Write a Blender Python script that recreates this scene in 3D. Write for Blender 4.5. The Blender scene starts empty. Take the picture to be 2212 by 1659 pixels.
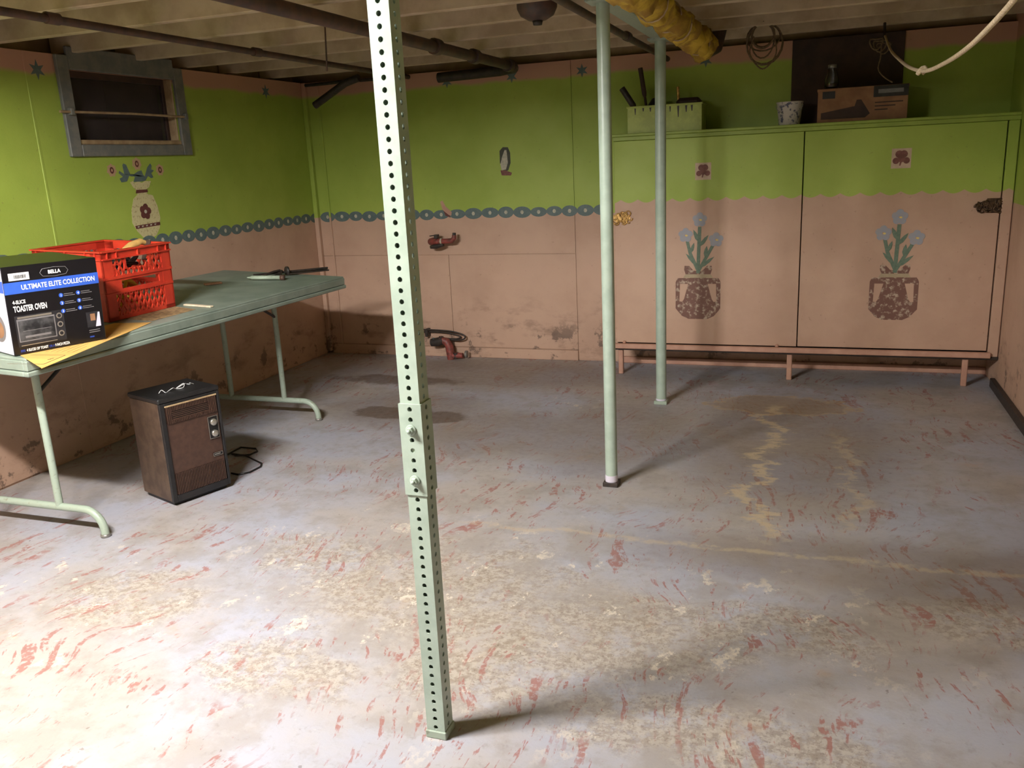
import bpy, math, random
from mathutils import Vector, Matrix

# ------------------------------------------------------------------ camera
scn = bpy.context.scene
YAW, PITCH, ROLL, FPX, CAMH = -0.3487, 0.25545, -0.0486, 1850.0, 1.45
_f = Vector((math.sin(YAW)*math.cos(PITCH), math.cos(YAW)*math.cos(PITCH), -math.sin(PITCH)))
_r0 = Vector((math.cos(YAW), -math.sin(YAW), 0)); _u0 = _r0.cross(_f)
_r = _r0*math.cos(ROLL) + _u0*math.sin(ROLL); _u = -_r0*math.sin(ROLL) + _u0*math.cos(ROLL)
CAM = Vector((0, 0, CAMH))
cd = bpy.data.cameras.new('camera'); co = bpy.data.objects.new('camera', cd)
scn.collection.objects.link(co)
cd.sensor_width = 36.0; cd.lens = FPX/2212.0*36.0; cd.clip_start = 0.05
co.matrix_world = Matrix(((_r.x, _u.x, -_f.x, CAM.x), (_r.y, _u.y, -_f.y, CAM.y), (_r.z, _u.z, -_f.z, CAM.z), (0, 0, 0, 1)))
scn.camera = co

# ------------------------------------------------------------------ world, exposure, lamp constants
w = bpy.data.worlds.new('world'); scn.world = w; w.use_nodes = True
w.node_tree.nodes['Background'].inputs[0].default_value = (0.05, 0.055, 0.06, 1)
w.node_tree.nodes['Background'].inputs[1].default_value = 0.0
scn.view_settings.view_transform = 'Standard'; scn.view_settings.look = 'None'
scn.view_settings.gamma = 1.0; scn.view_settings.exposure = 0.0
scn.view_settings.use_curve_mapping = False
LAMP = Vector((-2.05, 1.0125, 2.140)); LAMP_STRENGTH = 910.0; LAMP_COLOR = (1.0, 0.972, 0.945)

C = scn.collection
R = math.radians

# ------------------------------------------------------------------ helpers
def ray(px, py):
    return _r*((px-1106)/FPX) - _u*((py-829.5)/FPX) + _f
def on(px, py, axis, val):
    d = ray(px, py); return CAM + d*((val-CAM[axis])/d[axis])

def lin(c):
    return tuple((x/255/12.92 if x/255 <= .04045 else ((x/255+.055)/1.055)**2.4) for x in c) + (1.0,)

class NT:
    """small node helper"""
    def __init__(s, name):
        s.m = bpy.data.materials.new(name); s.m.use_nodes = True
        s.t = s.m.node_tree; s.b = s.t.nodes['Principled BSDF']
    def n(s, kind, **kw):
        nd = s.t.nodes.new(kind)
        for k, v in kw.items(): setattr(nd, k, v)
        return nd
    def l(s, a, b): s.t.links.new(a, b)
    def val(s, sock, v):
        if isinstance(v, (int, float)): sock.default_value = v
        elif isinstance(v, (tuple, list)): sock.default_value = v
        else: s.l(v, sock)
    def math(s, op, a, b=0.0, c=0.0, clamp=False):
        nd = s.n('ShaderNodeMath', operation=op, use_clamp=clamp)
        s.val(nd.inputs[0], a); s.val(nd.inputs[1], b); s.val(nd.inputs[2], c)
        return nd.outputs[0]
    def vmath(s, op, a, b=(0, 0, 0)):
        nd = s.n('ShaderNodeVectorMath', operation=op)
        s.val(nd.inputs[0], a); s.val(nd.inputs[1], b)
        return nd.outputs[1] if op in ('LENGTH', 'DOT_PRODUCT', 'DISTANCE') else nd.outputs[0]
    def noise(s, vec, scale, detail=4.0, rough=.55, dist=0.0):
        nd = s.n('ShaderNodeTexNoise'); s.l(vec, nd.inputs['Vector'])
        nd.inputs['Scale'].default_value = scale; nd.inputs['Detail'].default_value = detail
        nd.inputs['Roughness'].default_value = rough; nd.inputs['Distortion'].default_value = dist
        return nd.outputs[0]
    def ramp(s, v, a, b, lo=0.0, hi=1.0, smooth=True):
        nd = s.n('ShaderNodeMapRange', interpolation_type='SMOOTHSTEP' if smooth else 'LINEAR')
        s.val(nd.inputs[0], v); s.val(nd.inputs[1], a); s.val(nd.inputs[2], b); s.val(nd.inputs[3], lo); s.val(nd.inputs[4], hi)
        return nd.outputs[0]
    def mix(s, f, a, b, mode='MIX'):
        nd = s.n('ShaderNodeMix', data_type='RGBA', blend_type=mode)
        s.val(nd.inputs[0], f); s.val(nd.inputs[6], a); s.val(nd.inputs[7], b)
        return nd.outputs[2]
    def pos(s): return s.n('ShaderNodeNewGeometry').outputs['Position']
    def obj(s): return s.n('ShaderNodeTexCoord').outputs['Object']
    def xyz(s, v):
        nd = s.n('ShaderNodeSeparateXYZ'); s.l(v, nd.inputs[0]); return nd.outputs
    def mapv(s, v, scale=(1, 1, 1), rot=(0, 0, 0), loc=(0, 0, 0)):
        nd = s.n('ShaderNodeMapping'); s.l(v, nd.inputs[0])
        nd.inputs['Scale'].default_value = scale; nd.inputs['Rotation'].default_value = rot; nd.inputs['Location'].default_value = loc
        return nd.outputs[0]
    def bump(s, h, strength=.3, dist=.01):
        nd = s.n('ShaderNodeBump'); s.val(nd.inputs['Height'], h)
        nd.inputs['Strength'].default_value = strength; nd.inputs['Distance'].default_value = dist
        s.l(nd.outputs[0], s.b.inputs['Normal'])
    def done(s, col, rough=.6, metal=0.0):
        s.val(s.b.inputs['Base Color'], col); s.val(s.b.inputs['Roughness'], rough); s.val(s.b.inputs['Metallic'], metal)
        return s.m

def plain(name, rgb, rough=.6, metal=0.0, var=.12, scale=30.0, rgb2=None, lo=.35, hi=.65, bump=0.0, spec=None):
    """one colour with a fine procedural variation or a second colour in patches"""
    n = NT(name); p = n.obj(); a = lin(rgb)
    b = lin(rgb2) if rgb2 else tuple(x*(1-var*2) for x in a[:3])+(1.0,)
    t = n.noise(p, scale, 5, .6)
    col = n.mix(n.ramp(t, lo, hi), a, b)
    if bump: n.bump(t, bump, .004)
    if spec is not None: n.b.inputs['Specular IOR Level'].default_value = spec
    return n.done(col, rough, metal)

class MB:
    """collects geometry for ONE mesh"""
    def __init__(s): s.v = []; s.f = []; s.mi = []; s.sm = []
    def add(s, vs, fs, mi=0, sm=False):
        o = len(s.v); s.v += [tuple(v) for v in vs]
        for f in fs: s.f.append(tuple(i+o for i in f)); s.mi.append(mi); s.sm.append(sm)
        return s
    def box(s, lo, hi, mi=0, M=None, bev=0.0):
        x0, y0, z0 = lo; x1, y1, z1 = hi
        if bev > 0:
            b = min(bev, abs(x1-x0)*.45, abs(y1-y0)*.45, abs(z1-z0)*.45)
            vs = []; idx = {}
            for sx in (0, 1):
                for sy in (0, 1):
                    for sz in (0, 1):
                        X, Y, Z = (x0, x1)[sx], (y0, y1)[sy], (z0, z1)[sz]
                        dx, dy, dz = b*(1-2*sx), b*(1-2*sy), b*(1-2*sz)
                        for ax, p in ((0, (X, Y+dy, Z+dz)), (1, (X+dx, Y, Z+dz)), (2, (X+dx, Y+dy, Z))):
                            idx[(sx, sy, sz, ax)] = len(vs); vs.append(p)
            fs = []
            for s0 in (0, 1):
                fs.append([idx[(s0, a, c, 0)] for a, c in ((0, 0), (1, 0), (1, 1), (0, 1))])
                fs.append([idx[(a, s0, c, 1)] for a, c in ((0, 0), (1, 0), (1, 1), (0, 1))])
                fs.append([idx[(a, c, s0, 2)] for a, c in ((0, 0), (1, 0), (1, 1), (0, 1))])
            for a in (0, 1):
                for c in (0, 1):
                    fs.append([idx[(0, a, c, 1)], idx[(1, a, c, 1)], idx[(1, a, c, 2)], idx[(0, a, c, 2)]])
                    fs.append([idx[(a, 0, c, 0)], idx[(a, 1, c, 0)], idx[(a, 1, c, 2)], idx[(a, 0, c, 2)]])
                    fs.append([idx[(a, c, 0, 0)], idx[(a, c, 1, 0)], idx[(a, c, 1, 1)], idx[(a, c, 0, 1)]])
            for a in (0, 1):
                for c in (0, 1):
                    for d in (0, 1): fs.append([idx[(a, c, d, k)] for k in (0, 1, 2)])
        else:
            vs = [(x, y, z) for x in (x0, x1) for y in (y0, y1) for z in (z0, z1)]
            fs = [(0, 1, 3, 2), (4, 6, 7, 5), (0, 4, 5, 1), (2, 3, 7, 6), (0, 2, 6, 4), (1, 5, 7, 3)]
        if M is not None: vs = [M @ Vector(v) for v in vs]
        return s.add(vs, fs, mi)
    def tube(s, pts, r, seg=10, mi=0, cap=True, sm=True):
        pts = [Vector(p) for p in pts]; n = len(pts)
        rad = r if isinstance(r, (list, tuple)) else [r]*n
        vs = []; fs = []; up = None
        for i, p in enumerate(pts):
            t = (pts[min(i+1, n-1)]-pts[max(i-1, 0)]).normalized()
            if up is None:
                up = Vector((0, 0, 1)) if abs(t.z) < .9 else Vector((1, 0, 0))
            a = t.cross(up)
            if a.length < 1e-6: a = t.orthogonal()
            a.normalize(); b = a.cross(t).normalized(); up = b
            for k in range(seg):
                th = 2*math.pi*k/seg
                vs.append(p + (a*math.cos(th)+b*math.sin(th))*rad[i])
        for i in range(n-1):
            for k in range(seg):
                k2 = (k+1) % seg
                fs.append((i*seg+k, i*seg+k2, (i+1)*seg+k2, (i+1)*seg+k))
        s.add(vs, fs, mi, sm)
        if cap:
            s.add(vs[:seg], [tuple(range(seg))], mi); s.add(vs[-seg:], [tuple(range(seg))[::-1]], mi)
        return s
    def lathe(s, prof, cx=0, cy=0, seg=24, mi=0, M=None, sm=True):
        vs = []; fs = []; n = len(prof)
        for r, z in prof:
            for k in range(seg):
                th = 2*math.pi*k/seg; vs.append(Vector((cx+r*math.cos(th), cy+r*math.sin(th), z)))
        for i in range(n-1):
            for k in range(seg):
                k2 = (k+1) % seg; fs.append((i*seg+k, i*seg+k2, (i+1)*seg+k2, (i+1)*seg+k))
        if prof[0][0] > 1e-5: fs.append(tuple(range(seg))[::-1])
        if prof[-1][0] > 1e-5: fs.append(tuple((n-1)*seg+k for k in range(seg)))
        if M is not None: vs = [M @ v for v in vs]
        return s.add(vs, fs, mi, sm)
    def prism(s, pts, off, mi=0):
        """polygon (3D points, planar) with a thickness vector"""
        pts = [Vector(p) for p in pts]; n = len(pts); off = Vector(off)
        vs = pts + [p+off for p in pts]
        fs = [tuple(range(n)), tuple(range(2*n-1, n-1, -1))]
        fs += [(i, (i+1) % n, n+(i+1) % n, n+i) for i in range(n)]
        return s.add(vs, fs, mi)
    def build(s, name, mats, parent=None, loc=None):
        me = bpy.data.meshes.new(name); me.from_pydata(s.v, [], s.f)
        for m in (mats if isinstance(mats, (list, tuple)) else [mats]): me.materials.append(m)
        me.polygons.foreach_set('material_index', s.mi); me.polygons.foreach_set('use_smooth', s.sm)
        me.update()
        import bmesh
        bm = bmesh.new(); bm.from_mesh(me)
        bmesh.ops.recalc_face_normals(bm, faces=bm.faces); bm.to_mesh(me); bm.free()
        o = bpy.data.objects.new(name, me); C.objects.link(o)
        if parent: o.parent = parent
        if loc is not None: o.location = loc
        return o

def tag(o, label, cat, group=None):
    o['label'] = label; o['category'] = cat
    if group: o['group'] = group
    return o
def thing(name, label, cat, loc=(0, 0, 0), rz=0.0, group=None):
    o = bpy.data.objects.new(name, None); C.objects.link(o); o.empty_display_size = .1
    o.location = loc; o.rotation_euler = (0, 0, rz)
    return tag(o, label, cat, group)
def struct(o, label=None):
    o['kind'] = 'structure'
    if label: o['label'] = label
    return o

def text_mesh(txt, size, M, mat, name, parent, xs=1.0, bold=0.0, align='LEFT'):
    cu = bpy.data.curves.new('t', 'FONT'); cu.body = txt; cu.size = size; cu.offset = bold; cu.align_x = align
    cu.resolution_u = 3
    to = bpy.data.objects.new('t', cu); C.objects.link(to)
    bpy.context.view_layer.update()
    me = bpy.data.meshes.new_from_object(to.evaluated_get(bpy.context.evaluated_depsgraph_get()))
    bpy.data.objects.remove(to); bpy.data.curves.remove(cu)
    me.name = name; me.transform(Matrix.Diagonal((xs, 1, 1, 1))); me.transform(M)
    me.materials.clear(); me.materials.append(mat)
    o = bpy.data.objects.new(name, me); C.objects.link(o); o.parent = parent
    return o

# ------------------------------------------------------------------ room constants (metres)
XL, XR, YB, YF, ZC = -3.73, 1.03, 5.95, -3.6, 2.10
BORDER_Z = 1.085

# ------------------------------------------------------------------ materials
GREEN = (166, 186, 80); PINK = (198, 164, 141)
def wall_material(name, band=True, scallop=False):
    n = NT(name); p = n.pos(); x, y, z = n.xyz(p)
    fine = n.noise(p, 60, 3, .6); big = n.noise(p, 2.2, 5, .6)
    g = n.mix(n.ramp(big, .3, .7), lin(GREEN), lin((154, 175, 71)))
    k = n.mix(n.ramp(big, .35, .7), lin(PINK), lin((186, 152, 130)))
    if scallop:
        sc = n.math('ABSOLUTE', n.math('SINE', n.math('MULTIPLY', x, math.pi/.111)))
        bz = n.math('ADD', 1.166, n.math('MULTIPLY', sc, -.021))
        f = n.ramp(z, n.math('SUBTRACT', bz, .002), n.math('ADD', bz, .002))
    else:
        f = n.ramp(z, BORDER_Z-.002, BORDER_Z+.002)
    col = n.mix(f, k, g)
    if band:
        zz = n.math('ADD', z, n.math('MULTIPLY', n.math('SUBTRACT', n.noise(p, 5, 3), .5), .05))
        col = n.mix(n.ramp(zz, 1.965, 2.0), col, lin((192, 146, 122)))
    # scuffs, mould and dirt stains
    st = n.noise(n.mapv(p, (1, 1, 2.2)), 3.2, 8, .68)
    low = n.ramp(n.math('ADD', z, n.math('MULTIPLY', n.noise(p, 4, 5, .6), .35)), .42, .75, 1.0, 0.0)
    col = n.mix(n.math('MULTIPLY', n.math('MULTIPLY', n.ramp(st, .5, .66), low), .06 if scallop else .45), col, lin((120, 92, 76)))
    if not scallop:
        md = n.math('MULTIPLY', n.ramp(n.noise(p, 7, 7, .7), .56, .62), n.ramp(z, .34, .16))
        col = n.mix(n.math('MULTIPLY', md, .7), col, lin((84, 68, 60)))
    sp = n.ramp(n.noise(p, 42, 2, .5), .70, .74)
    col = n.mix(n.math('MULTIPLY', sp, .25), col, lin((110, 84, 66)))
    n.bump(n.math('ADD', n.math('MULTIPLY', fine, .5), n.noise(p, 220, 2)), .12, .004)
    return n.done(col, n.ramp(big, .3, .7, .48, .62))
M_WALL = wall_material('painted_wall_paint'); M_DOOR = wall_material('panel_paint', band=False, scallop=True)
M_PINK = plain('pink_paint', (198, 154, 132), .5, rgb2=(182, 138, 118), scale=9)
M_GREEN = plain('green_paint', (156, 176, 74), .5, rgb2=(142, 162, 66), scale=9)
M_SAGE = plain('sage_green_paint', (172, 188, 174), .34, rgb2=(160, 176, 162), scale=14, bump=.05)
M_SAGE_WORN = plain('worn_sage_paint', (160, 174, 158), .42, rgb2=(136, 140, 120), scale=60, lo=.55, hi=.75, bump=.12)
M_TABLE = plain('table_green_paint', (138, 150, 138), .45, rgb2=(122, 136, 124), scale=7, bump=.05)
M_TEAL = plain('teal_gray_paint', (124, 122, 114), .55, rgb2=(106, 108, 106), scale=20)
M_CHAIN = plain('stencil_teal', (86, 104, 104), .55, rgb2=(98, 114, 112), scale=30)
M_CREAM = plain('stencil_cream', (196, 190, 168), .6, rgb2=(170, 168, 150), scale=60)
M_JOIST = plain('whitewashed_wood', (200, 182, 154), .7, rgb2=(174, 154, 126), scale=5, bump=.2)
M_SUB = plain('subfloor_wood', (160, 138, 108), .8, rgb2=(130, 108, 82), scale=4)
M_DARKPIPE = plain('dark_iron_pipe', (74, 62, 58), .55, rgb2=(96, 72, 60), scale=18, metal=.2)
M_IRON = plain('black_iron', (40, 36, 34), .5, rgb2=(60, 50, 44), scale=25)
M_BLACK = plain('black_plastic', (22, 21, 22), .4, var=.1)
M_DARKWOOD = plain('dark_brown_board', (70, 48, 38), .7, rgb2=(52, 36, 30), scale=6)
M_TRIMWOOD = plain('bare_wood_stop', (176, 152, 116), .6, rgb2=(150, 124, 92), scale=14)
M_RED = plain('red_plastic', (206, 62, 40), .38, rgb2=(190, 52, 36), scale=12)
M_WHITE = plain('white_print', (226, 226, 224), .5, var=.02)
M_WHITECARD = plain('white_card', (222, 216, 228), .45, rgb2=(206, 200, 216), scale=6)
M_BOXBLACK = plain('black_carton_print', (16, 16, 20), .28, var=.1)
M_BLUE = plain('blue_print', (52, 92, 190), .35, var=.05)
M_BLUETXT = plain('blue_lettering', (40, 66, 150), .4, var=.05)
M_GREYPRINT = plain('grey_print', (120, 118, 120), .35, var=.1)
M_DARKPRINT = plain('dark_grey_print', (46, 46, 50), .3, var=.2, scale=25)
M_GLASSPRINT = plain('oven_glass_print', (30, 31, 34), .3, rgb2=(84, 84, 86), scale=16)
M_MANILA = plain('manila_paper', (222, 176, 96), .7, rgb2=(206, 160, 88), scale=9)
M_INK = plain('brown_ink', (96, 70, 42), .7)
M_HEATBROWN = plain('heater_brown', (74, 52, 42), .45, rgb2=(64, 44, 36), scale=40)
M_HEATSIDE = plain('heater_woodgrain', (86, 68, 54), .5, rgb2=(66, 50, 40), scale=18)
M_HEATBLACK = plain('heater_black', (30, 29, 30), .45, var=.15)
M_SILVER = plain('brushed_silver', (196, 192, 182), .3, metal=.8, var=.05)
M_STEEL = plain('dull_steel', (150, 148, 142), .4, metal=.5, var=.15)
M_GOLD = plain('gold_filigree', (204, 164, 96), .35, metal=.5, rgb2=(150, 112, 60), scale=60)
M_BRONZE = plain('dark_bronze_filigree', (104, 80, 58), .4, metal=.4, rgb2=(48, 34, 24), scale=60)
M_ROPE = plain('cotton_rope', (212, 194, 164), .85, rgb2=(180, 158, 126), scale=160, bump=.5)
M_TWINE = plain('dark_twine', (120, 100, 72), .85, rgb2=(92, 76, 54), scale=120, bump=.4)
M_YELLOW = plain('yellow_insulation', (206, 174, 60), .85, rgb2=(150, 116, 44), scale=11, bump=.6)
M_LEAF = plain('painted_leaf_green', (96, 116, 98), .6, rgb2=(110, 128, 110), scale=60)
M_PETAL = plain('painted_petal_blue', (152, 158, 172), .6, rgb2=(164, 158, 160), scale=80)
M_PINKPETAL = plain('painted_petal_pink', (196, 150, 132), .6, rgb2=(178, 160, 110), scale=80)
M_MAROON = plain('painted_maroon', (104, 56, 52), .6, var=.1)
M_URN = plain('sponged_brown_urn', (118, 82, 70), .6, rgb2=(186, 166, 146), scale=42, lo=.50, hi=.66)
M_URNBAND = plain('painted_urn_band', (176, 158, 128), .6, var=.05)
M_VASE = plain('sponged_cream_vase', (204, 194, 146), .6, rgb2=(160, 140, 96), scale=70, lo=.5, hi=.7)
M_DOT = plain('painted_yellow_dot', (226, 202, 120), .6, var=.05)
M_TILE = plain('cream_card_tile', (206, 182, 158), .6, rgb2=(192, 166, 142), scale=30)
M_CLOVER = plain('red_brown_clover', (132, 84, 74), .6, rgb2=(110, 66, 58), scale=40)
M_CARTON = plain('cardboard', (150, 110, 78), .75, rgb2=(134, 96, 68), scale=12)
M_TOTE = plain('lime_plastic_tote', (176, 190, 96), .5, rgb2=(156, 168, 84), scale=14)
M_REDIRON = plain('red_painted_iron', (150, 70, 62), .5, rgb2=(104, 60, 52), scale=40)
M_CEMENT = plain('cement_smear', (150, 150, 150), .85, rgb2=(120, 112, 104), scale=16)

def floor_material():
    n = NT('worn_painted_concrete'); p = n.pos(); x, y, z = n.xyz(p)
    flat = n.vmath('MULTIPLY', p, (1, 1, 0))
    warp = n.noise(flat, 3.0, 5, .6)
    big = n.noise(flat, 1.1, 6, .6); mid = n.noise(flat, 4.5, 8, .66); fine = n.noise(flat, 26, 6, .7)
    grit = n.noise(flat, 130, 3, .6)
    def blob(cx, cy, rx, ry, amp=1.1, soft=.35):
        v = n.vmath('MULTIPLY', n.vmath('SUBTRACT', flat, (cx, cy, 0)), (1/rx, 1/ry, 0))
        d = n.math('ADD', n.vmath('LENGTH', v), n.math('MULTIPLY', n.math('SUBTRACT', mid, .5), amp*2))
        return n.ramp(d, 1+soft, 1-soft)
    def union(ms):
        o = ms[0]
        for m in ms[1:]: o = n.math('MAXIMUM', o, m)
        return o
    # old grey-blue paint, taupe where thin
    col = n.mix(n.ramp(big, .38, .62), lin((168, 170, 182)), lin((172, 164, 158)))
    col = n.mix(n.math('MULTIPLY', n.ramp(mid, .46, .62), .55), col, lin((148, 140, 132)))
    col = n.mix(n.math('MULTIPLY', n.ramp(fine, .55, .7), .35), col, lin((132, 122, 114)))
    # bare, dirty tan areas
    tan = union([blob(-1.25, 2.5, .55, .36, 1.7, .5), blob(-.75, 2.25, .45, .25, 1.8, .5), blob(-1.75, 2.62, .30, .16), blob(-.55, 2.35, .40, .26), blob(-.9, 2.05, .26, .2),
                 blob(-2.3, 2.15, .30, .20), blob(-1.5, 1.9, .25, .15), blob(-.2, 1.95, .45, .15), blob(-.1, 2.5, .35, .15, .9), blob(.6, 2.7, .3, .14)])
    tcol = n.mix(n.ramp(n.noise(flat, 34, 6, .75), .42, .58), lin((180, 170, 156)), lin((144, 130, 112)))
    tcol = n.mix(n.math('MULTIPLY', n.ramp(n.noise(flat, 90, 3, .6), .56, .64), .7), tcol, lin((110, 92, 72)))
    col = n.mix(n.math('MULTIPLY', tan, n.ramp(n.noise(flat, 8, 9, .78), .38, .54, .08, .75)), col, tcol)
    # cream flaking, mostly around the bare areas
    near = union([blob(-1.3, 2.45, .85, .7, .9, .6), blob(-2.3, 2.1, .6, .45, .9, .6), blob(-.5, 2.5, .8, .6, .9, .6), blob(-1.3, 4.95, .35, .2, .8)])
    fl_ = n.noise(n.mapv(flat, (1.3, 1, 1), (0, 0, .35)), 5.0, 9, .72)
    flake = n.ramp(fl_, .585, .61)
    flake = n.math('MULTIPLY', flake, n.ramp(fl_, .70, .655))
    col = n.mix(n.math('MULTIPLY', n.math('MULTIPLY', flake, near), n.ramp(fine, .40, .56, .15, .9)), col, lin((214, 204, 188)))
    # red primer showing in brush-like streaks that run down the room
    sv = n.vmath('ADD', flat, n.vmath('MULTIPLY', n.vmath('SUBTRACT', n.n('ShaderNodeCombineXYZ').outputs[0], (0, 0, 0)), (0, 0, 0)))
    bend = n.n('ShaderNodeCombineXYZ'); n.l(n.math('MULTIPLY', n.math('SUBTRACT', n.noise(flat, .9, 2), .5), .9), bend.inputs[0])
    sv = n.vmath('ADD', flat, bend.outputs[0])
    st = n.noise(n.mapv(sv, (23, 3.6, 1)), 1.0, 5, .62)
    st2 = n.noise(n.mapv(sv, (46, 9, 1), (0, 0, 0), (7, 3, 0)), 1.0, 4, .6)
    clus = n.noise(flat, 1.9, 4, .62)
    s1 = n.math('MULTIPLY', n.ramp(st, .57, .60), n.ramp(clus, .47, .55)); s2 = n.math('MULTIPLY', n.ramp(st2, .60, .635), n.ramp(clus, .40, .52))
    streak = n.math('MULTIPLY', n.math('MAXIMUM', s1, s2), n.ramp(n.noise(flat, 45, 4, .6), .38, .52))
    col = n.mix(n.math('MULTIPLY', streak, .8), col, lin((150, 98, 90)))
    # orange rust bloom
    ru = n.ramp(n.noise(flat, 3.4, 7, .66), .60, .72)
    col = n.mix(n.math('MULTIPLY', ru, .4), col, lin((178, 146, 112)))
    # damp stains
    damp = union([blob(-2.35, 4.55, .50, .35, 1.2), blob(-2.1, 5.5, 1.0, .38, .9), blob(-1.0, 4.3, .4, .6, .8), blob(-.1, 4.3, .5, .8, .9), blob(-1.6, 4.2, .5, .4, 1.1), blob(.5, 3.0, 1.1, .22, .8)])
    col = n.mix(n.math('MULTIPLY', damp, .5), col, lin((120, 104, 90)))
    wet = union([blob(-2.38, 4.45, .26, .12, 1.0, .15), blob(-2.05, 4.42, .14, .12, .8, .15), blob(-2.75, 5.2, .45, .12, 1.0, .2)])
    col = n.mix(n.math('MULTIPLY', wet, .7), col, lin((86, 68, 54)))
    # salty tide marks of the old leak beside the rear pole
    wob = n.math('MULTIPLY', n.math('SUBTRACT', n.noise(n.mapv(flat, (.001, 1, 1)), 2.6, 5, .7), .5), .9)
    wob2 = n.math('MULTIPLY', n.math('SUBTRACT', n.noise(flat, 13, 5, .7), .5), .16)
    dx = n.math('ABSOLUTE', n.math('ADD', n.math('SUBTRACT', x, -.2), n.math('ADD', wob, wob2)))
    path = n.math('MULTIPLY', n.ramp(dx, .055, .012), n.math('MULTIPLY', n.ramp(y, 3.1, 3.25), n.ramp(y, 5.05, 4.9)))
    dx2 = n.math('ABSOLUTE', n.math('ADD', n.math('SUBTRACT', x, .17), n.math('ADD', n.math('MULTIPLY', wob, -.7), wob2)))
    path2 = n.math('MULTIPLY', n.math('MULTIPLY', n.ramp(dx2, .04, .01), .55), n.math('MULTIPLY', n.ramp(y, 3.2, 3.4), n.ramp(y, 4.6, 4.4)))
    pool = blob(-.17, 5.0, .38, .18, .7, .15)
    dy = n.math('ABSOLUTE', n.math('ADD', n.math('SUBTRACT', y, 3.04), n.math('MULTIPLY', n.math('SUBTRACT', n.noise(flat, 2.0, 6, .7), .5), .22)))
    crack = n.math('MULTIPLY', n.ramp(dy, .028, .006), n.math('MULTIPLY', n.math('MULTIPLY', n.ramp(x, -1.5, -1.2), n.ramp(x, 1.0, .6)), .55))
    col = n.mix(n.math('MULTIPLY', pool, .55), col, lin((150, 126, 92)))
    salt = n.math('MULTIPLY', n.math('MAXIMUM', n.math('MAXIMUM', path, path2), crack), n.ramp(n.noise(flat, 17, 6, .7), .38, .52))
    col = n.mix(n.math('MULTIPLY', salt, .75), col, lin((202, 182, 148)))
    edge = n.math('MULTIPLY', n.math('MULTIPLY', n.ramp(pool, .02, .35), n.ramp(pool, .9, .45)), n.ramp(fine, .38, .5))
    col = n.mix(n.math('MULTIPLY', edge, .6), col, lin((190, 166, 128)))
    # dark crumbs
    sp = n.ramp(n.noise(flat, 38, 3, .5), .715, .74)
    col = n.mix(n.math('MULTIPLY', sp, .55), col, lin((92, 78, 66)))
    n.bump(n.math('ADD', n.math('MULTIPLY', fine, .6), n.math('ADD', n.math('MULTIPLY', grit, .25), n.math('MULTIPLY', tan, -.4))), .25, .006)
    return n.done(col, n.math('ADD', n.ramp(fine, .3, .7, .42, .62), n.math('MULTIPLY', tan, .15)))
M_FLOOR = floor_material()

def emit_mat(name, col, strength):
    n = NT(name); n.b.inputs['Emission Color'].default_value = col + (1.0,); n.b.inputs['Emission Strength'].default_value = strength
    return n.done(lin((240, 238, 230)), .4)
M_GLOW = emit_mat('frosted_lamp_glow', LAMP_COLOR, LAMP_STRENGTH)
def glass_mat(name, rgb=(230, 235, 235), rough=.05):
    n = NT(name); n.b.inputs['Transmission Weight'].default_value = 1.0; n.b.inputs['IOR'].default_value = 1.45
    return n.done(lin(rgb), rough)
M_GLASS = glass_mat('clear_glass'); M_PANE = plain('dusty_screen', (72, 62, 62), .6, rgb2=(58, 50, 50), scale=12)
M_PANE.node_tree.nodes['Principled BSDF'].inputs['Alpha'].default_value = .62

# ================================================================== SETTING
T = .12
struct(MB().box((XL-T, YF-T, -.1), (XR+T, YB+T, 0)).build('floor', M_FLOOR), 'worn grey painted concrete floor with red streaks')

# -- left wall: core with a window opening, sheets of panelling over it
WY0, WY1, WZ0, WZ1 = 3.70, 4.50, 1.635, 2.02
def ring(mb, x0, x1, y0, y1, z0, z1, hole):
    a, b, c, d = hole
    mb.box((x0, y0, z0), (x1, a, z1)); mb.box((x0, b, z0), (x1, y1, z1))
    mb.box((x0, a, z0), (x1, b, c)); mb.box((x0, a, d), (x1, b, z1)); return mb
wl = struct(ring(MB(), XL-T-.1, XL-.008, YF-T, YB+T, 0, 2.085, (WY0, WY1, WZ0, WZ1)).build('wall_left', M_WALL), 'left wall, lime green above pink with a teal chain border')
ys = [YF, -2.65, -1.43, -.21, 1.01, 2.23, 3.45]
for a, b in zip(ys[:-1], ys[1:]):
    MB().box((XL-.008, a+.002, .012), (XL, b-.002, 2.085)).build('wall_panel', M_WALL, wl)
ring(MB(), XL-.008, XL, 3.452, YB-.03, .012, 2.085, (WY0, WY1, WZ0, WZ1)).build('wall_panel', M_WALL, wl)
MB().box((XL-.002, 3.443, .012), (XL+.003, 3.457, 2.085), bev=.002).build('seam_strip', M_WALL, wl)
# -- back wall
wb = struct(MB().box((XL-T, YB+.008, 0), (XR+T, YB+T, 2.085)).build('wall_back', M_WALL), 'back wall, lime green above pink with a teal chain border')
for x0, x1, z0, z1 in ((-3.70, -2.622, .08, .782), (-2.618, -1.632, .08, .782), (-3.70, -1.632, .786, 2.085), (-1.628, XR, .01, 2.085)):
    MB().box((x0, YB, z0), (x1, YB+.008, z1)).build('wall_panel', M_WALL, wb)
MB().box((XL, YB-.035, .02), (XL+.035, YB, 2.085), bev=.004).build('corner_batten', M_WALL, wb)
MB().box((XL+.12, YB-.012, .02), (XL+.135, YB, 2.085), bev=.003).build('seam_strip', M_WALL, wb)
o = struct(MB().box((-3.69, YB-.014, .0), (-1.63, YB+.004, .076), bev=.003).build('baseboard_back', M_WALL))
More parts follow.
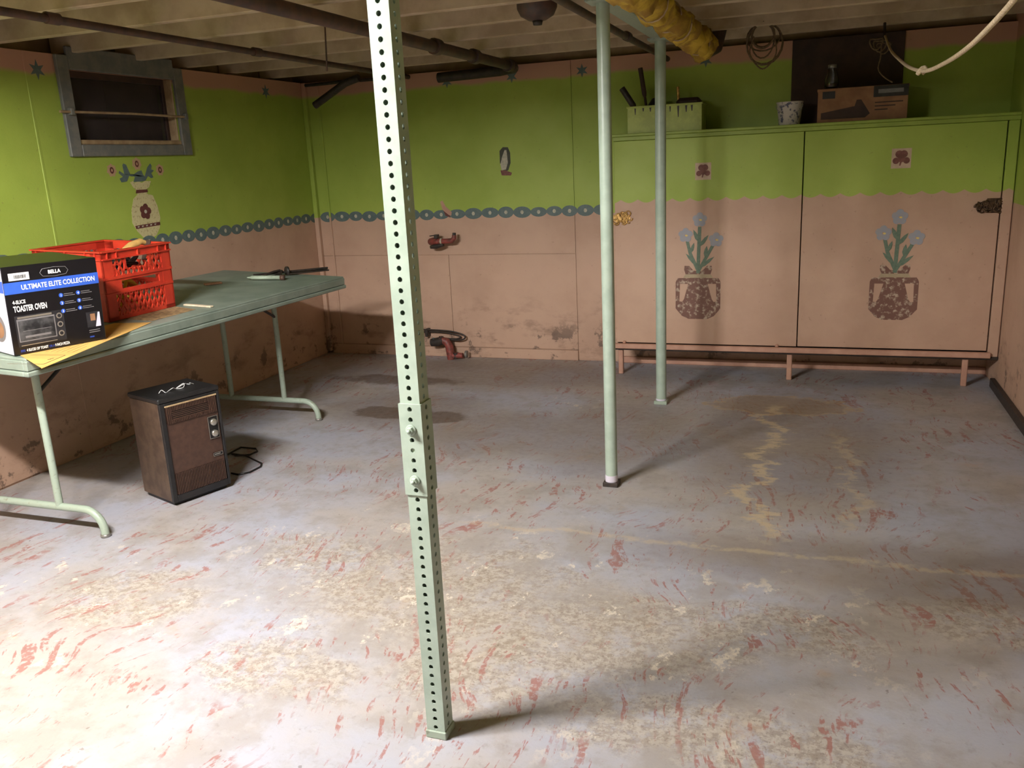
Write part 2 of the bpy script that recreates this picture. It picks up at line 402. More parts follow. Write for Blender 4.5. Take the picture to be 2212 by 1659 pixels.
# -- right wall
wr = struct(MB().box((XR, YF-T, 0), (XR+T, YB+T, 2.45)).build('wall_right', M_WALL), 'right wall, lime green above pink')
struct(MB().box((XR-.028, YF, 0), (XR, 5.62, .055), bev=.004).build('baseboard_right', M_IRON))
struct(MB().box((XL-T, YF-T, 0), (XR+T, YF, 2.45)).build('wall_front', M_WALL), 'front wall behind the camera, green above pink')
# -- ceiling: planks over joists (lapped at the beam)
cl = struct(MB().box((XL-T-.1, YF-T, 2.30), (XR+T, YB+T, 2.40)).build('ceiling', M_SUB), 'whitewashed joist ceiling of a low basement')
def joist(x0, x1, y, z0=ZC):
    return MB().box((x0, y, z0), (x1, y+.045, 2.30), bev=.003).build('joist', M_JOIST, cl)
jys = [5.58-.46*k for k in range(8)] + [1.98, 1.60, 1.22] + [.76-.46*k for k in range(10)]
for jy in jys:
    if jy < YF+.05: continue
    joist(XL-.12, -.78, jy); joist(-.96, XR-.002, min(jy+.115, 5.8) if jy > 2.3 else jy+.06)
MB().box((XL-T-.1, YB+.07, 2.085), (XR+T, YB+T, 2.30)).build('rim_board', M_SUB, cl)
MB().box((XL-T-.1, YF-T, 2.085), (XL-.13, YB+T, 2.30)).build('rim_board', M_SUB, cl)
MB().box((-.895, .4, 2.045), (-.80, 5.02, ZC+.001), bev=.006).build('beam', M_SAGE_WORN, cl)

# -- window in the left wall
wn = bpy.data.objects.new('window_1', None); C.objects.link(wn); wn.location = (XL, 4.1, 1.58); struct(wn, 'small dark basement window with a teal-grey casing')
def wpart(name, boxes, mat, bev=.004, parent=None):
    mb = MB()
    for lo, hi in boxes:
        mb.box((lo[0]-XL, lo[1]-4.1, lo[2]-1.58), (hi[0]-XL, hi[1]-4.1, hi[2]-1.58), bev=bev)
    return mb.build(name, mat, parent or wn)
wpart('casing_stile', [((XL, 3.628, 1.575), (XL+.022, 3.705, 2.085))], M_TEAL)
wpart('casing_stile', [((XL, 4.50, 1.575), (XL+.022, 4.578, 2.085))], M_TEAL)
wpart('casing_rail', [((XL, 3.705, 1.575), (XL+.022, 4.50, 1.637))], M_TEAL)
wpart('casing_head', [((XL, 3.705, 2.015), (XL+.022, 4.50, 2.13))], M_TEAL)
wpart('sill', [((XL-.10, 3.70, 1.637), (XL+.012, 4.50, 1.662))], M_TRIMWOOD)
wpart('jamb', [((XL-.10, 3.70, 1.66), (XL-.002, 3.712, 2.02))], M_TRIMWOOD)
wpart('jamb', [((XL-.10, 4.488, 1.66), (XL-.002, 4.50, 2.02))], M_TRIMWOOD)
wpart('sash_frame', [((XL-.075, 3.712, 1.662), (XL-.055, 3.735, 2.02)), ((XL-.075, 4.465, 1.662), (XL-.055, 4.488, 2.02)),
                     ((XL-.075, 3.735, 1.985), (XL-.055, 4.465, 2.02))], M_DARKWOOD, .002)
wpart('pane', [((XL-.068, 3.735, 1.662), (XL-.064, 4.465, 1.985))], M_PANE, 0)
M_SHUT = plain('brown_shutter_board', (150, 116, 104), .7, rgb2=(128, 96, 86), scale=8)
wpart('shutter_board', [((XL-.16, 3.70, 1.635), (XL-.13, 4.08, 2.02))], M_DARKWOOD, 0)
wpart('shutter_board', [((XL-.16, 4.083, 1.635), (XL-.125, 4.50, 2.02))], M_SHUT, 0)
rd = MB().tube([(.035, 3.585-4.1, 1.80-1.58), (.034, 4.1-4.1, 1.805-1.58), (.03, 4.56-4.1, 1.80-1.58)], .007, 8).build('security_bar', M_TRIMWOOD, wn)
for yy in (3.66, 4.54): MB().box((.02, yy-4.1-.012, .205), (.046, yy-4.1+.012, .24), bev=.003).build('bracket', M_TEAL, wn)

# ================================================================== PAINTED DECORATION ON WALLS
def chain(name, pts_fn, start, stop, normal, parent):
    rng = random.Random(5); mb = MB(); s = start; pitch = .122; odd = False
    while s < stop:
        L = pitch*(.92+.16*rng.random()); hgt = .036*(.9+.25*rng.random()); dz = .006*(rng.random()-.5)
        out = []
        for k in range(20):
            th = 2*math.pi*k/20; ex = math.cos(th); ez = math.sin(th)
            xx = L*.5*1.06*(abs(ex)**.9)*(1 if ex > 0 else -1); zz = hgt*max(abs(ez)**1.25, .22)*(1 if ez >= 0 else -1)
            out.append(pts_fn(s+L/2+xx, BORDER_Z+dz+zz))
        odd = not odd; lf = Vector(normal)*(.0003 if odd else 0.0)
        mb.prism([p_+lf for p_ in out], Vector(normal)*.0012, 0)
        dot = [pts_fn(s+L/2+.013*math.cos(a), BORDER_Z+dz+.015*math.sin(a)) + Vector(normal)*.0016 for a in [i*math.pi/3 for i in range(6)]]
        mb.prism(dot, Vector(normal)*.0008, 1)
        s += L
    return mb.build(name, [M_CHAIN, M_CREAM], parent)
chain('chain_border', lambda s, z: Vector((XL, s, z)), 2.2, YB-.05, (1, 0, 0), wl)
chain('chain_border', lambda s, z: Vector((s, YB, z)), XL+.04, -1.30, (0, -1, 0), wb)

def pxpoly(px, axis, val): return [on(a, b, axis, val) for a, b in px]
def decal(mb, pts, nrm, lift, mi=0, th=.0008):
    nrm = Vector(nrm); lift += len(mb.f)*3e-6; return mb.prism([p+nrm*lift for p in pts], nrm*th, mi)
def star(c, r, ux, uz, n=6, inner=.42, rot=0.0):
    out = []
    for k in range(2*n):
        rr = r if k % 2 == 0 else r*inner; a = math.pi*k/n+rot
        out.append(c + ux*(rr*math.sin(a)) + uz*(rr*math.cos(a)))
    return out
def disc(c, r, ux, uz, n=12, rz=None, rot=0.0):
    rz = rz or r; o = []
    for k in range(n):
        a = 2*math.pi*k/n; dx, dz = r*math.cos(a), rz*math.sin(a)
        o.append(c + ux*(dx*math.cos(rot)-dz*math.sin(rot)) + uz*(dx*math.sin(rot)+dz*math.cos(rot)))
    return o
UX, UY, UZ = Vector((1, 0, 0)), Vector((0, 1, 0)), Vector((0, 0, 1))
NB, NL = (0, -1, 0), (1, 0, 0)
for x in (-3.05, -2.547, -2.056, -1.552, -.73):
    m = MB(); decal(m, star(Vector((x, YB, 2.012)), .045, UX, UZ), NB, 0); m.build('painted_star', M_CHAIN, wb)
for y in (3.52, 5.46):
    m = MB(); decal(m, star(Vector((XL, y, 2.0)), .05, UY, UZ), NL, 0); m.build('painted_star', M_CHAIN, wl)
# penguin cut-out and pink bird on the back wall
def P(px): return pxpoly(px, 1, YB)
m = MB()
decal(m, P([(1079, 326), (1086, 318), (1097, 318), (1102, 330), (1103, 352), (1098, 368), (1088, 372), (1080, 352)]), NB, 0, 0)
decal(m, P([(1090, 324), (1094, 324), (1096, 340), (1097, 352), (1093, 366), (1084, 368), (1081, 355), (1085, 338)]), NB, .0008, 1)
decal(m, P([(1081, 368), (1092, 368), (1106, 373), (1104, 379), (1084, 379)]), NB, .0004, 2)
m.build('painted_penguin', [plain('painted_charcoal', (72, 74, 60), .6), M_CREAM, M_CLOVER], wb)
m = MB()
decal(m, P([(951, 436), (956, 433), (963, 446), (976, 458), (975, 466), (965, 463), (956, 452)]), NB, .0022, 0)
decal(m, P([(958, 455), (972, 466), (974, 470), (963, 466)]), NB, .003, 1)
m.build('painted_bird', [M_PINK, M_MAROON], wb)

# vase with three flowers painted under the window
def PL(px): return pxpoly(px, 0, XL)
m = MB()
decal(m, PL([(281, 394), (287, 391), (291, 395), (298, 391), (306, 395), (313, 391), (326, 391), (322, 404), (315, 409), (318, 419), (330, 422), (340, 445), (346, 470), (345, 492), (338, 508), (326, 515), (310, 513), (297, 500), (286, 482), (284, 455), (288, 430), (297, 420), (293, 410), (288, 405)]), NL, 0, 0)
decal(m, PL([(294, 410), (318, 409), (319, 415), (293, 418)]), NL, .0008, 1)
decal(m, PL([(292, 488), (345, 479), (346, 486), (294, 495)]), NL, .0008, 1)
for k in range(5):
    decal(m, PL([(297+9*k, 489-1.5*k), (301+9*k, 488.4-1.5*k), (300+9*k, 491.5-1.5*k), (297.5+9*k, 492-1.5*k)]), NL, .0016, 3)
fc = on(314, 457, 0, XL)
for k in range(5):
    a = 2*math.pi*k/5+.2
    decal(m, disc(fc + UY*(.026*math.sin(a)) + UZ*(.026*math.cos(a)), .021, UY, UZ, 10), NL, .0008, 1)
decal(m, disc(fc, .011, UY, UZ, 8), NL, .0016, 3)
decal(m, PL([(288, 393), (291, 383), (286, 376), (279, 378), (274, 392), (262, 394), (258, 386), (265, 382), (256, 374), (257, 369), (268, 376), (264, 357), (266, 353), (272, 356), (277, 368), (283, 381), (292, 374), (298, 370), (305, 368), (308, 376), (312, 381), (318, 361), (324, 353), (327, 358), (326, 366), (332, 368), (326, 374), (331, 383), (326, 385), (319, 380), (314, 390), (306, 392)]), NL, .0004, 2)
for c, r in (((241, 368), .038), ((295, 354), .038), ((345, 367), .036)):
    q = on(c[0], c[1], 0, XL)
    decal(m, star(q, r, UY, UZ, 7, .8), NL, 0, 4)
    decal(m, disc(q, .015, UY, UZ, 10, .019), NL, .0008, 1); decal(m, disc(q, .006, UY, UZ, 6, .009), NL, .0016, 4)
m.build('painted_flower_vase', [M_VASE, M_MAROON, M_CHAIN, M_CREAM, M_PINKPETAL], wl)

# ================================================================== CABINET ALONG THE BACK WALL
YP = 5.600
cab = thing('storage_cabinet', 'long low storage cabinet with two tall green and pink painted sliding doors', 'cabinet', (-.12, 5.78, 0))
def cb(name, lo, hi, mat, bev=.004, parent=None):
    return MB().box((lo[0]+.12, lo[1]-5.78, lo[2]), (hi[0]+.12, hi[1]-5.78, hi[2]), bev=bev).build(name, mat, parent or cab)
cb('top_shelf', (-1.275, 5.588, 1.560), (XR, YB-.002, 1.577), M_GREEN, .003)
cb('top_rail', (-1.27, 5.592, 1.535), (XR, 5.63, 1.559), M_GREEN, .002)
cb('floor_board', (-1.275, 5.58, .172), (XR-.0, YB-.002, .192), M_IRON)
cb('bottom_rail', (-1.275, 5.560, .185), (.985, 5.592, .218), M_PINK)
cb('end_board', (-1.275, 5.60, .19), (-1.255, YB-.002, 1.553), M_WALL)
cb('end_stile', (.972, 5.585, .185), (XR-.004, 5.63, 1.535), M_DOOR)
dl = cb('sliding_door', (-1.262, YP-.004, .222), (-.106, YP+.012, 1.533), M_DOOR, .002)
dr = cb('sliding_door', (-.100, YP+.002, .222), (.966, YP+.018, 1.533), M_DOOR, .002)
for x in (-1.255, -.16, .845):
    cb('leg', (x, 5.60, 0), (x+.032, 5.632, .175), M_PINK)
for x in (-1.22, -.235): cb('door_stop', (x, 5.578, .216), (x+.022, 5.60, .235), M_PINK, .006)
cb('skirting', (-1.30, YB-.03, 0), (XR, YB-.004, .045), M_PINK)
# gilt plaques on the doors
def plaque(cx, cz, wdt, hgt, mat, parent, seed, plate=False):
    rng = random.Random(seed); mb = MB(); yy = YP-.006
    o = Vector((cx, yy, cz))
    if plate: mb.box((cx-wdt*.1, yy-.004, cz-hgt*.48), (cx+wdt*.5, yy+.003, cz+hgt*.48), bev=.003)
    mb.prism([o+Vector((wdt*.42*math.cos(a), 0, hgt*.33*math.sin(a))) for a in [i*math.pi/8 for i in range(16)]], (0, -.004, 0))
    for k in range(16):
        c = o+Vector(((rng.random()-.5)*wdt*.86, -.004, (rng.random()-.5)*hgt*.74)); r = hgt*(.12+.10*rng.random())
        a0 = rng.random()*6.3
        mb.tube([c+Vector((r*math.cos(a0+i*.5), 0, r*math.sin(a0+i*.5))) for i in range(10)], hgt*.055, 5)
    vs = [(v[0]+.12, v[1]-5.78, v[2]) for v in mb.v]; mb.v = vs
    return mb.build('filigree_plaque', mat, parent)
q = on(1341, 471, 1, YP); plaque(q.x, q.z, .16, .08, M_GOLD, dl, 3)['label'] = 'gold filigree plaque'
q = on(2137, 444, 1, YP); plaque(q.x, q.z, .16, .085, M_BRONZE, dr, 4, True)['label'] = 'dark bronze filigree plaque'
# clover cards and flower urns painted on the doors
def shift(mb): mb.v = [(v[0]+.12, v[1]-5.78, v[2]) for v in mb.v]; return mb
def clover(cx, cy, s, parent, dy):
    yv = YP+dy; c = on(cx, cy, 1, yv); mb = MB()
    h = .049*s
    decal(mb, [c+Vector((a*h, 0, b*h*1.06)) for a, b in ((-1, -1), (1, -1), (1, 1), (-1, 1))], NB, 0, 0)
    for dx, dz, r in ((-.011, .022, .02), (.011, .022, .02), (0, .008, .018), (-.026, -.012, .017), (.026, -.012, .017), (0, -.008, .014)):
        decal(mb, disc(c+Vector((dx*s, 0, dz*s)), r*s, UX, UZ, 12), NB, .0008, 1)
    decal(mb, [c+Vector((a*s, 0, b*s)) for a, b in ((-.005, -.012), (.005, -.012), (-.002, -.038), (-.009, -.038))], NB, .0008, 1)
    shift(mb).build('clover_card', [M_TILE, M_CLOVER], parent)
clover(1519, 370, 1.0, dl, -.004); clover(1947, 342, 1.08, dr, .002)
def urn(cx, base_y, top_y, half, parent, dy):
    """urn painting; cx centre px, base px y, flower top px y, half width px"""
    yv = YP+dy; b = on(cx, base_y, 1, yv); t = on(cx, top_y, 1, yv); e = on(cx+half, base_y-40, 1, yv)
    H = (t.z-b.z); W = e.x-b.x; mb = MB()
    def q(u, v): return Vector((b.x+u*W, yv, b.z+v*H))
    def pl(ps, lift, mi): decal(mb, [q(*p_) for p_ in ps], NB, lift, mi)
    # body with two square handles
    pl([(-.42, 0), (.42, 0), (.72, .03), (1, .10), (1, .17), (.7, .165), (.62, .19), (.40, .36), (-.40, .36), (-.62, .19), (-.7, .165), (-1, .17), (-1, .10), (-.72, .03)], 0, 0)
    for s in (-1, 1):
        pl([(s*1, .15), (s*.83, .15), (s*.80, .36), (s*.95, .375), (s*1, .35)], .0002, 0)
        pl([(s*.30, .335), (s*.92, .335), (s*.98, .36), (s*.9, .39), (s*.30, .39)], .0004, 0)
        pl([(s*.02, .425), (s*.55, .425), (s*.62, .47), (s*.60, .505), (s*.40, .505), (s*.2, .46), (s*.02, .455)], .0002, 0)
    pl([(-.38, .35), (.38, .35), (.36, .394), (-.36, .394)], .0003, 0)
    pl([(-.66, .392), (.66, .392), (.56, .426), (-.56, .426)], .0006, 2)
    # stems and leaves
    def stroke(ps, wd, mi=1):
        for (a, c), (d, f) in zip(ps[:-1], ps[1:]):
            A, B = q(a, c), q(d, f); dv = (B-A).normalized(); nv = Vector((-dv.z, 0, dv.x))*wd
            decal(mb, [A-nv-dv*wd*.4, A+nv-dv*wd*.4, B+nv+dv*wd*.4, B-nv+dv*wd*.4], NB, .001, mi)
    def leaf(a, c, d, f, wd):
        A, B = q(a, c), q(d, f); dv = (B-A); nv = Vector((-dv.z, 0, dv.x)).normalized()*wd
        decal(mb, [A, A+dv*.35+nv, A+dv*.7+nv*.8, B, A+dv*.7-nv*.8, A+dv*.35-nv], NB, .0012, 1)
    stroke([(0, .44), (.02, .62), (.06, .86)], .011); stroke([(0, .46), (-.35, .62), (-.48, .73)], .010); stroke([(.03, .46), (.4, .6), (.66, .70)], .010)
    for a in ((0, .50, -.55, .62, .012), (.02, .48, .72, .59, .012), (.04, .72, -.22, .84, .013), (.05, .68, .45, .79, .012), (-.33, .62, -.18, .72, .011), (.3, .58, .38, .69, .012)): leaf(*a)
    for u, v in ((.06, .93), (-.56, .79), (.78, .745)):
        c = q(u, v)
        for k in range(5):
            a = 2*math.pi*k/5+.3
            decal(mb, disc(c+UX*(.026*math.cos(a))+UZ*(.026*math.sin(a)), .021, UX, UZ, 9), NB, .0014, 3)
        decal(mb, disc(c+Vector((.006, 0, -.002)), .009, UX, UZ, 7, .006), NB, .0024, 4)
    shift(mb).build('painted_flower_urn', [M_URN, M_LEAF, M_URNBAND, M_PETAL, M_DOT], parent)
urn(1507, 689, 458, 49, dl, -.004); urn(1926, 691, 452, 56, dr, .002)
# dark boarded opening above the cabinet
struct(MB().box((-.20, YB-.018, 1.575), (.44, YB, 2.085), bev=.003).build('trim_1', M_DARKWOOD), 'dark brown board fixed over an opening above the cabinet')

# ================================================================== POSTS
def perforated(mb, cx, cy, half, z0, z1, zoff, r=.0060, pitch=.0254, th=.003, skip=()):
    """square tube whose four faces are pierced by real holes"""
    dirs = [(Vector((1, 0, 0)), Vector((0, -1, 0))), (Vector((0, 1, 0)), Vector((1, 0, 0))), (Vector((-1, 0, 0)), Vector((0, 1, 0))), (Vector((0, -1, 0)), Vector((-1, 0, 0)))]
    c = Vector((cx, cy, 0)); n = 12
    k0 = math.ceil((z0-zoff)/pitch); k1 = math.floor((z1-zoff)/pitch)
    for fi, (u, nr) in enumerate(dirs):
        o = c+nr*half
        def pt(a, z, d=0.0): return o+u*a+UZ*z-nr*d
        za, zb = zoff+k0*pitch, zoff+k1*pitch
        if za > z0+1e-5: mb.add([pt(-half, z0), pt(half, z0), pt(half, za), pt(-half, za)], [(0, 1, 2, 3)])
        if zb < z1-1e-5: mb.add([pt(-half, zb), pt(half, zb), pt(half, z1), pt(-half, z1)], [(0, 1, 2, 3)])
        for k in range(k0, k1):
            zc = zoff+(k+.5)*pitch
            if (fi, k-k0) in skip:
                mb.add([pt(-half, zc-pitch/2), pt(half, zc-pitch/2), pt(half, zc+pitch/2), pt(-half, zc+pitch/2)], [(0, 1, 2, 3)]); continue
            vs = [pt(r*math.cos(2*math.pi*i/n), zc+r*math.sin(2*math.pi*i/n)) for i in range(n)]
            vs += [pt(half, zc+pitch/2), pt(-half, zc+pitch/2), pt(-half, zc-pitch/2), pt(half, zc-pitch/2)]
            vs += [pt(r*math.cos(2*math.pi*i/n), zc+r*math.sin(2*math.pi*i/n), th) for i in range(n)]
            fs = []
            for qd in range(4):
                cn = n+qd
                for j in range(3): fs.append((cn, (qd*3+j+1) % n, (qd*3+j) % n))
                fs.append((cn, n+(qd+1) % 4, ((qd+1)*3) % n))
            fs += [(i, (i+1) % n, n+4+(i+1) % n, n+4+i) for i in range(n)]
            mb.add(vs, fs)
    return mb
PX, PY = -.8875, 1.760
post = thing('perforated_post', 'square sage green perforated steel post with a bolted sleeve', 'post', (PX, PY, 0))
perforated(MB(), 0, 0, .0254, .012, .79, .020).build('lower_tube', M_SAGE, post)
perforated(MB(), 0, 0, .0254, .79, 2.045, .020).build('upper_tube', M_SAGE, post)
zs = .020+.0254*26
slv = perforated(MB(), 0, 0, .0292, zs, zs+.0254*9, zs, skip=((0, 1), (0, 6)))
for zz in (zs, zs+.0254*9):
    h, g = .0292, .0254
    slv.add([(-h, -h, zz), (h, -h, zz), (h, h, zz), (-h, h, zz), (-g, -g, zz), (g, -g, zz), (g, g, zz), (-g, g, zz)], [(0, 1, 5, 4), (1, 2, 6, 5), (2, 3, 7, 6), (3, 0, 4, 7)])
so = slv.build('sleeve', M_SAGE, post)
for kk in (1, 6):
    zz = zs+.0254*(kk+.5); Mx = Matrix.Translation((0, -.0292, zz)) @ Matrix.Rotation(R(90), 4, 'X')
    b = MB(); b.lathe([(.0135, 0), (.0135, .0025), (.012, .003)], seg=20, M=Mx); b.lathe([(.0092, .003), (.0092, .010), (.0078, .0115)], seg=6, M=Mx, sm=False); b.lathe([(.005, .0115), (.005, .016)], seg=10, M=Mx)
    b.build('bolt', M_SAGE, so)
MB().box((-.029, -.029, 0), (.029, .029, .022), bev=.002).build('base_socket', M_SAGE_WORN, post)
MB().box((-.06, -.05, 2.033), (.06, .05, 2.046), bev=.002).build('cap_plate', M_SAGE_WORN, post)

for nm, lab, px_, py_, rad in (('pole', 'round sage green steel pole with a white painted foot', -.8425, 3.580, .0272), ('pole', 'round sage green steel pole standing close to the painted cabinet', -.849, 4.938, .0305)):
    p = thing('support_pole', lab, 'pole', (px_, py_, 0))
    MB().tube([(0, 0, .02), (0, 0, 1.0), (0, 0, 2.036)], rad, 20).build('shaft', M_SAGE, p)
    MB().box((-rad*1.25, -rad*1.25, 0), (rad*1.25, rad*1.25, .02), bev=.002).build('foot_plate', M_IRON if rad < .03 else M_SAGE_WORN, p)
    MB().tube([(0, 0, .019), (0, 0, .05 if rad < .03 else .03)], rad+.0012, 20).build('white_paint_ring', M_WHITECARD, p)
    MB().box((-.06, -.06, 2.034), (.06, .06, 2.047), bev=.002).build('cap_plate', M_SAGE_WORN, p)

# ================================================================== TABLE
# the top leans a little towards the room; local x along the length, y to the wall, z up
TF = Vector((-2.728, 4.598, .81)); TN = Vector((-2.803, 2.357, .81)); TB = Vector((-3.632, 4.628, .849))
tl = (TF-TN).length; ax = (TF-TN).normalized(); nz = ax.cross((TB-TF).normalized()).normalized(); ay = nz.cross(ax)
tw = .905; TT = .072
TM = Matrix(((ax.x, ay.x, nz.x, TN.x), (ax.y, ay.y, nz.y, TN.y), (ax.z, ay.z, nz.z, TN.z), (0, 0, 0, 1)))
table = thing('folding_table', 'long sage green folding table with tubular legs against the left wall', 'table', (-3.2, 3.5, 0))
def tloc(mb, M=None):
    inv = Matrix.Translation((3.2, -3.5, 0))
    mb.v = [tuple(inv @ ((M or Matrix()) @ Vector(v))) for v in mb.v]; return mb
tloc(MB().box((.004, .004, -.012), (tl-.004, tw-.004, 0), bev=.003), TM).build('table_top', M_TABLE, table)
tloc(MB().box((0, 0, -.050), (tl, .02, -.010), bev=.003).box((0, 0.02, -.050), (.02, tw, -.010), bev=.003).box((tl-.02, .02, -.05), (tl, tw, -.01), bev=.003).box((.02, tw-.02, -.05), (tl-.02, tw, -.01), bev=.003), TM).build('apron', M_TABLE, table)
tloc(MB().box((-.006, -.006, -TT), (tl+.006, .018, -.052), bev=.004).box((-.006, .018, -TT), (.018, tw, -.052), bev=.004).box((tl-.018, .018, -TT), (tl+.006, tw, -.052), bev=.004).box((.018, tw-.018, -TT), (tl-.018, tw, -.052), bev=.004), TM).build('edge_trim', M_TABLE, table)
for yf, sgn in ((2.55, 1), (4.225, -1)):
    fr = MB(); r = .0165; zb = .115; xa, xb = -2.775, -3.60
    path = [(xa, yf, .012)]
    for i in range(1, 9):
        a = R(90)*i/8; path.append((xa-.09*(1-math.cos(a)), yf, (zb-.09)+.09*math.sin(a)))
    path.append((-3.2, yf, zb)); back = [(xb, yf, .012)]
    for i in range(1, 9):
        a = R(90)*i/8; back.append((xb+.09*(1-math.cos(a)), yf, (zb-.09)+.09*math.sin(a)))
    tloc(fr.tube(path+back[::-1], r, 12)).build('foot_bar', M_SAGE_WORN, table)
    for xq in (xa, xb):
        tloc(MB().lathe([(.020, 0), (.022, .006), (.019, .014)], xq, yf, 16)).build('foot_cap', M_STEEL, table)
    for xq in (-3.00, -3.38):
        tloc(MB().tube([(xq, yf, zb), (xq, yf, .76+(-3.0-xq)*.04)], r*.95, 12)).build('leg', M_SAGE_WORN, table)
        tloc(MB().tube([(xq+.004, yf, .62), (xq+.004, yf+sgn*.26, .772)], .008, 8)).build('brace', M_IRON, table)
    tloc(MB().box((-3.48, yf-.02, .752), (-2.90, yf+.02, .772), bev=.003)).build('leg_channel', M_IRON, table)

def tb(px, py):
    """point of the table top under a pixel"""
    d = ray(px, py); return CAM + d*(((TF-CAM).dot(nz))/d.dot(nz))
TILT = math.atan2(TB.z-TF.z, tw)

# ================================================================== THINGS ON THE TABLE
def lay(o, x, y, ang, lift=0.0):
    """stand a thing on the slightly leaning table top"""
    a = Vector((math.cos(ang), math.sin(ang), 0)); a = (a-nz*a.dot(nz)).normalized(); b = nz.cross(a)
    z = TF.z-(nz.x*(x-TF.x)+nz.y*(y-TF.y))/nz.z
    o.matrix_world = Matrix(((a.x, b.x, nz.x, x), (a.y, b.y, nz.y, y), (a.z, b.z, nz.z, z), (0, 0, 0, 1))) @ Matrix.Translation((0, 0, lift))
# --- toaster oven carton
bc = Vector((-2.872, 2.372, .8165)); ang = math.atan2(.353, .103)
bw, bd, bh = .367, .36, .338
carton = thing('appliance_carton', 'black and white carton of a toaster oven with a blue stripe', 'box', bc, ang)
lay(carton, bc.x, bc.y, ang, .0026)
cm_ = MB(); cm_.box((0, 0, 0), (bw, bd, bh), 0, bev=.002)
cbody = cm_.build('carton_body', M_BOXBLACK, carton)
MB().box((-.0012, .004, .004), (0, bd-.004, bh-.004)).build('white_side', M_WHITECARD, carton)
pb = MB(); pb.add([Vector((-.0014, .09+.055*math.cos(a), .10+.055*math.sin(a))) for a in [i*math.pi/12 for i in range(24)]], [tuple(range(24))]); pb.add([Vector((-.0017, .09+.04*math.cos(a), .095+.035*math.sin(a))) for a in [i*math.pi/12 for i in range(24)]], [tuple(range(24))], 1)
pb.build('round_picture', [M_GREYPRINT, M_CARTON], carton)
MB().box((-.0014, .004, .24), (-.0006, bd-.004, .285)).build('side_stripe', M_BLUE, carton)
def fq(name, x0, z0, x1, z1, mat, lift=.0006, sk=0.0):
    return MB().prism([(x0, -lift, z0), (x1, -lift, z0), (x1+sk, -lift, z1), (x0+sk, -lift, z1)], (0, .0005, 0)).build(name, mat, carton)
fq('blue_stripe', 0, .234, bw, .278, M_BLUE)
def ft(txt, x, z, size, mat, xs=1.0, bold=0.0, align='LEFT', lift=.0014):
    Mx = Matrix.Translation((x, -lift, z)) @ Matrix.Rotation(R(90), 4, 'X')
    return text_mesh(txt, size, Mx, mat, 'lettering', carton, xs, bold, align)
ft('ULTIMATE ELITE COLLECTION', .207, .247, .0265, M_WHITE, .80, .0006, 'CENTER')
ft('BELLA', .194, .296, .019, M_WHITE, .95, .0008, 'CENTER')
lg = MB(); oct_ = [(-.055, 0), (-.045, .014), (0, .0175), (.045, .014), (.055, 0), (.045, -.014), (0, -.0175), (-.045, -.014)]
lg.tube([(.194+a, -.001, .302+b) for a, b in oct_+oct_[:2]], .0011, 5); lg.build('logo_outline', M_GREYPRINT, carton)
fq('bar_code_label', .022, .284, .098, .312, M_WHITE)
bcm = MB(); rng = random.Random(2); xx = .042
while xx < .084:
    wd = .0006+.0016*rng.random(); bcm.prism([(xx, -.0013, .291), (xx+wd, -.0013, .291), (xx+wd, -.0013, .304), (xx, -.0013, .304)], (0, .0004, 0)); xx += wd+.0008+.0012*rng.random()
bcm.build('bar_code', M_DARKPRINT, carton)
ft('4-SLICE', .022, .196, .019, M_WHITE, .78, .0006); ft('TOASTER OVEN', .022, .166, .031, M_WHITE, .56, .001)
for i, (cx_, cz_) in enumerate(((.207, .206), (.207, .175), (.207, .143), (.276, .207), (.276, .176), (.276, .146))):
    MB().prism([(cx_+.0085*math.cos(a), -.0008, cz_+.0085*math.sin(a)) for a in [k*math.pi/8 for k in range(16)]], (0, .0005, 0)).build('number_dot', M_BLUE, carton)
    ft(str(i+1), cx_, cz_-.0045, .013, M_WHITE, 1, .0003, 'CENTER')
    for j, ln in enumerate((.036, .044)):
        fq('small_print', cx_+.012, cz_+.002-.007*j, cx_+.012+ln, cz_+.0045-.007*j, M_GREYPRINT)
# picture of the oven
fq('oven_picture_body', .020, .030, .206, .150, M_DARKPRINT, .0006)
fq('oven_picture_door', .026, .048, .170, .136, M_GREYPRINT, .0009)
fq('oven_picture_glass', .030, .052, .166, .130, M_GLASSPRINT, .0012)
fq('oven_picture_tray', .050, .062, .148, .070, M_GREYPRINT, .0015)
fq('oven_picture_shelf', .044, .088, .152, .090, M_GREYPRINT, .0015)
fq('oven_picture_handle', .030, .138, .160, .1455, M_SILVER, .0018)
fq('oven_picture_base', .030, .033, .168, .0355, M_SILVER, .0012)
for cz_ in (.128, .094, .058):
    kb = MB()
    kb.prism([(.188+.0115*math.cos(a), -.0012, cz_+.0115*math.sin(a)) for a in [k*math.pi/9 for k in range(18)]], (0, .0005, 0), 0)
    kb.prism([(.188+.007*math.cos(a), -.0018, cz_+.007*math.sin(a)) for a in [k*math.pi/9 for k in range(18)]], (0, .0005, 0), 1)
    kb.build('oven_picture_knob', [M_SILVER, M_DARKPRINT], carton)
fq('food_picture', .296, .060, .350, .122, M_DARKPRINT); fq('food_picture', .312, .086, .332, .114, M_CARTON, .0011)
MB().prism([(.330, -.0012, .060), (.352, -.0012, .060), (.352, -.0012, .118), (.345, -.0012, .118)], (0, .0005, 0)).build('food_picture', M_WHITECARD, carton)
for j in range(2): fq('small_print', .30, .046-.008*j, .345, .049-.008*j, M_GREYPRINT)
fq('small_print', .30, .018, .318, .024, M_BLUETXT)
ft('FITS', .024, .010, .0125, M_BLUETXT, .75, .0004); ft('4 SLICES OF TOAST', .046, .010, .0145, M_WHITE, .66, .0005)
ft('OR A', .132, .010, .0125, M_BLUETXT, .75, .0004); ft('9 INCH PIZZA', .156, .010, .0145, M_WHITE, .64, .0005)

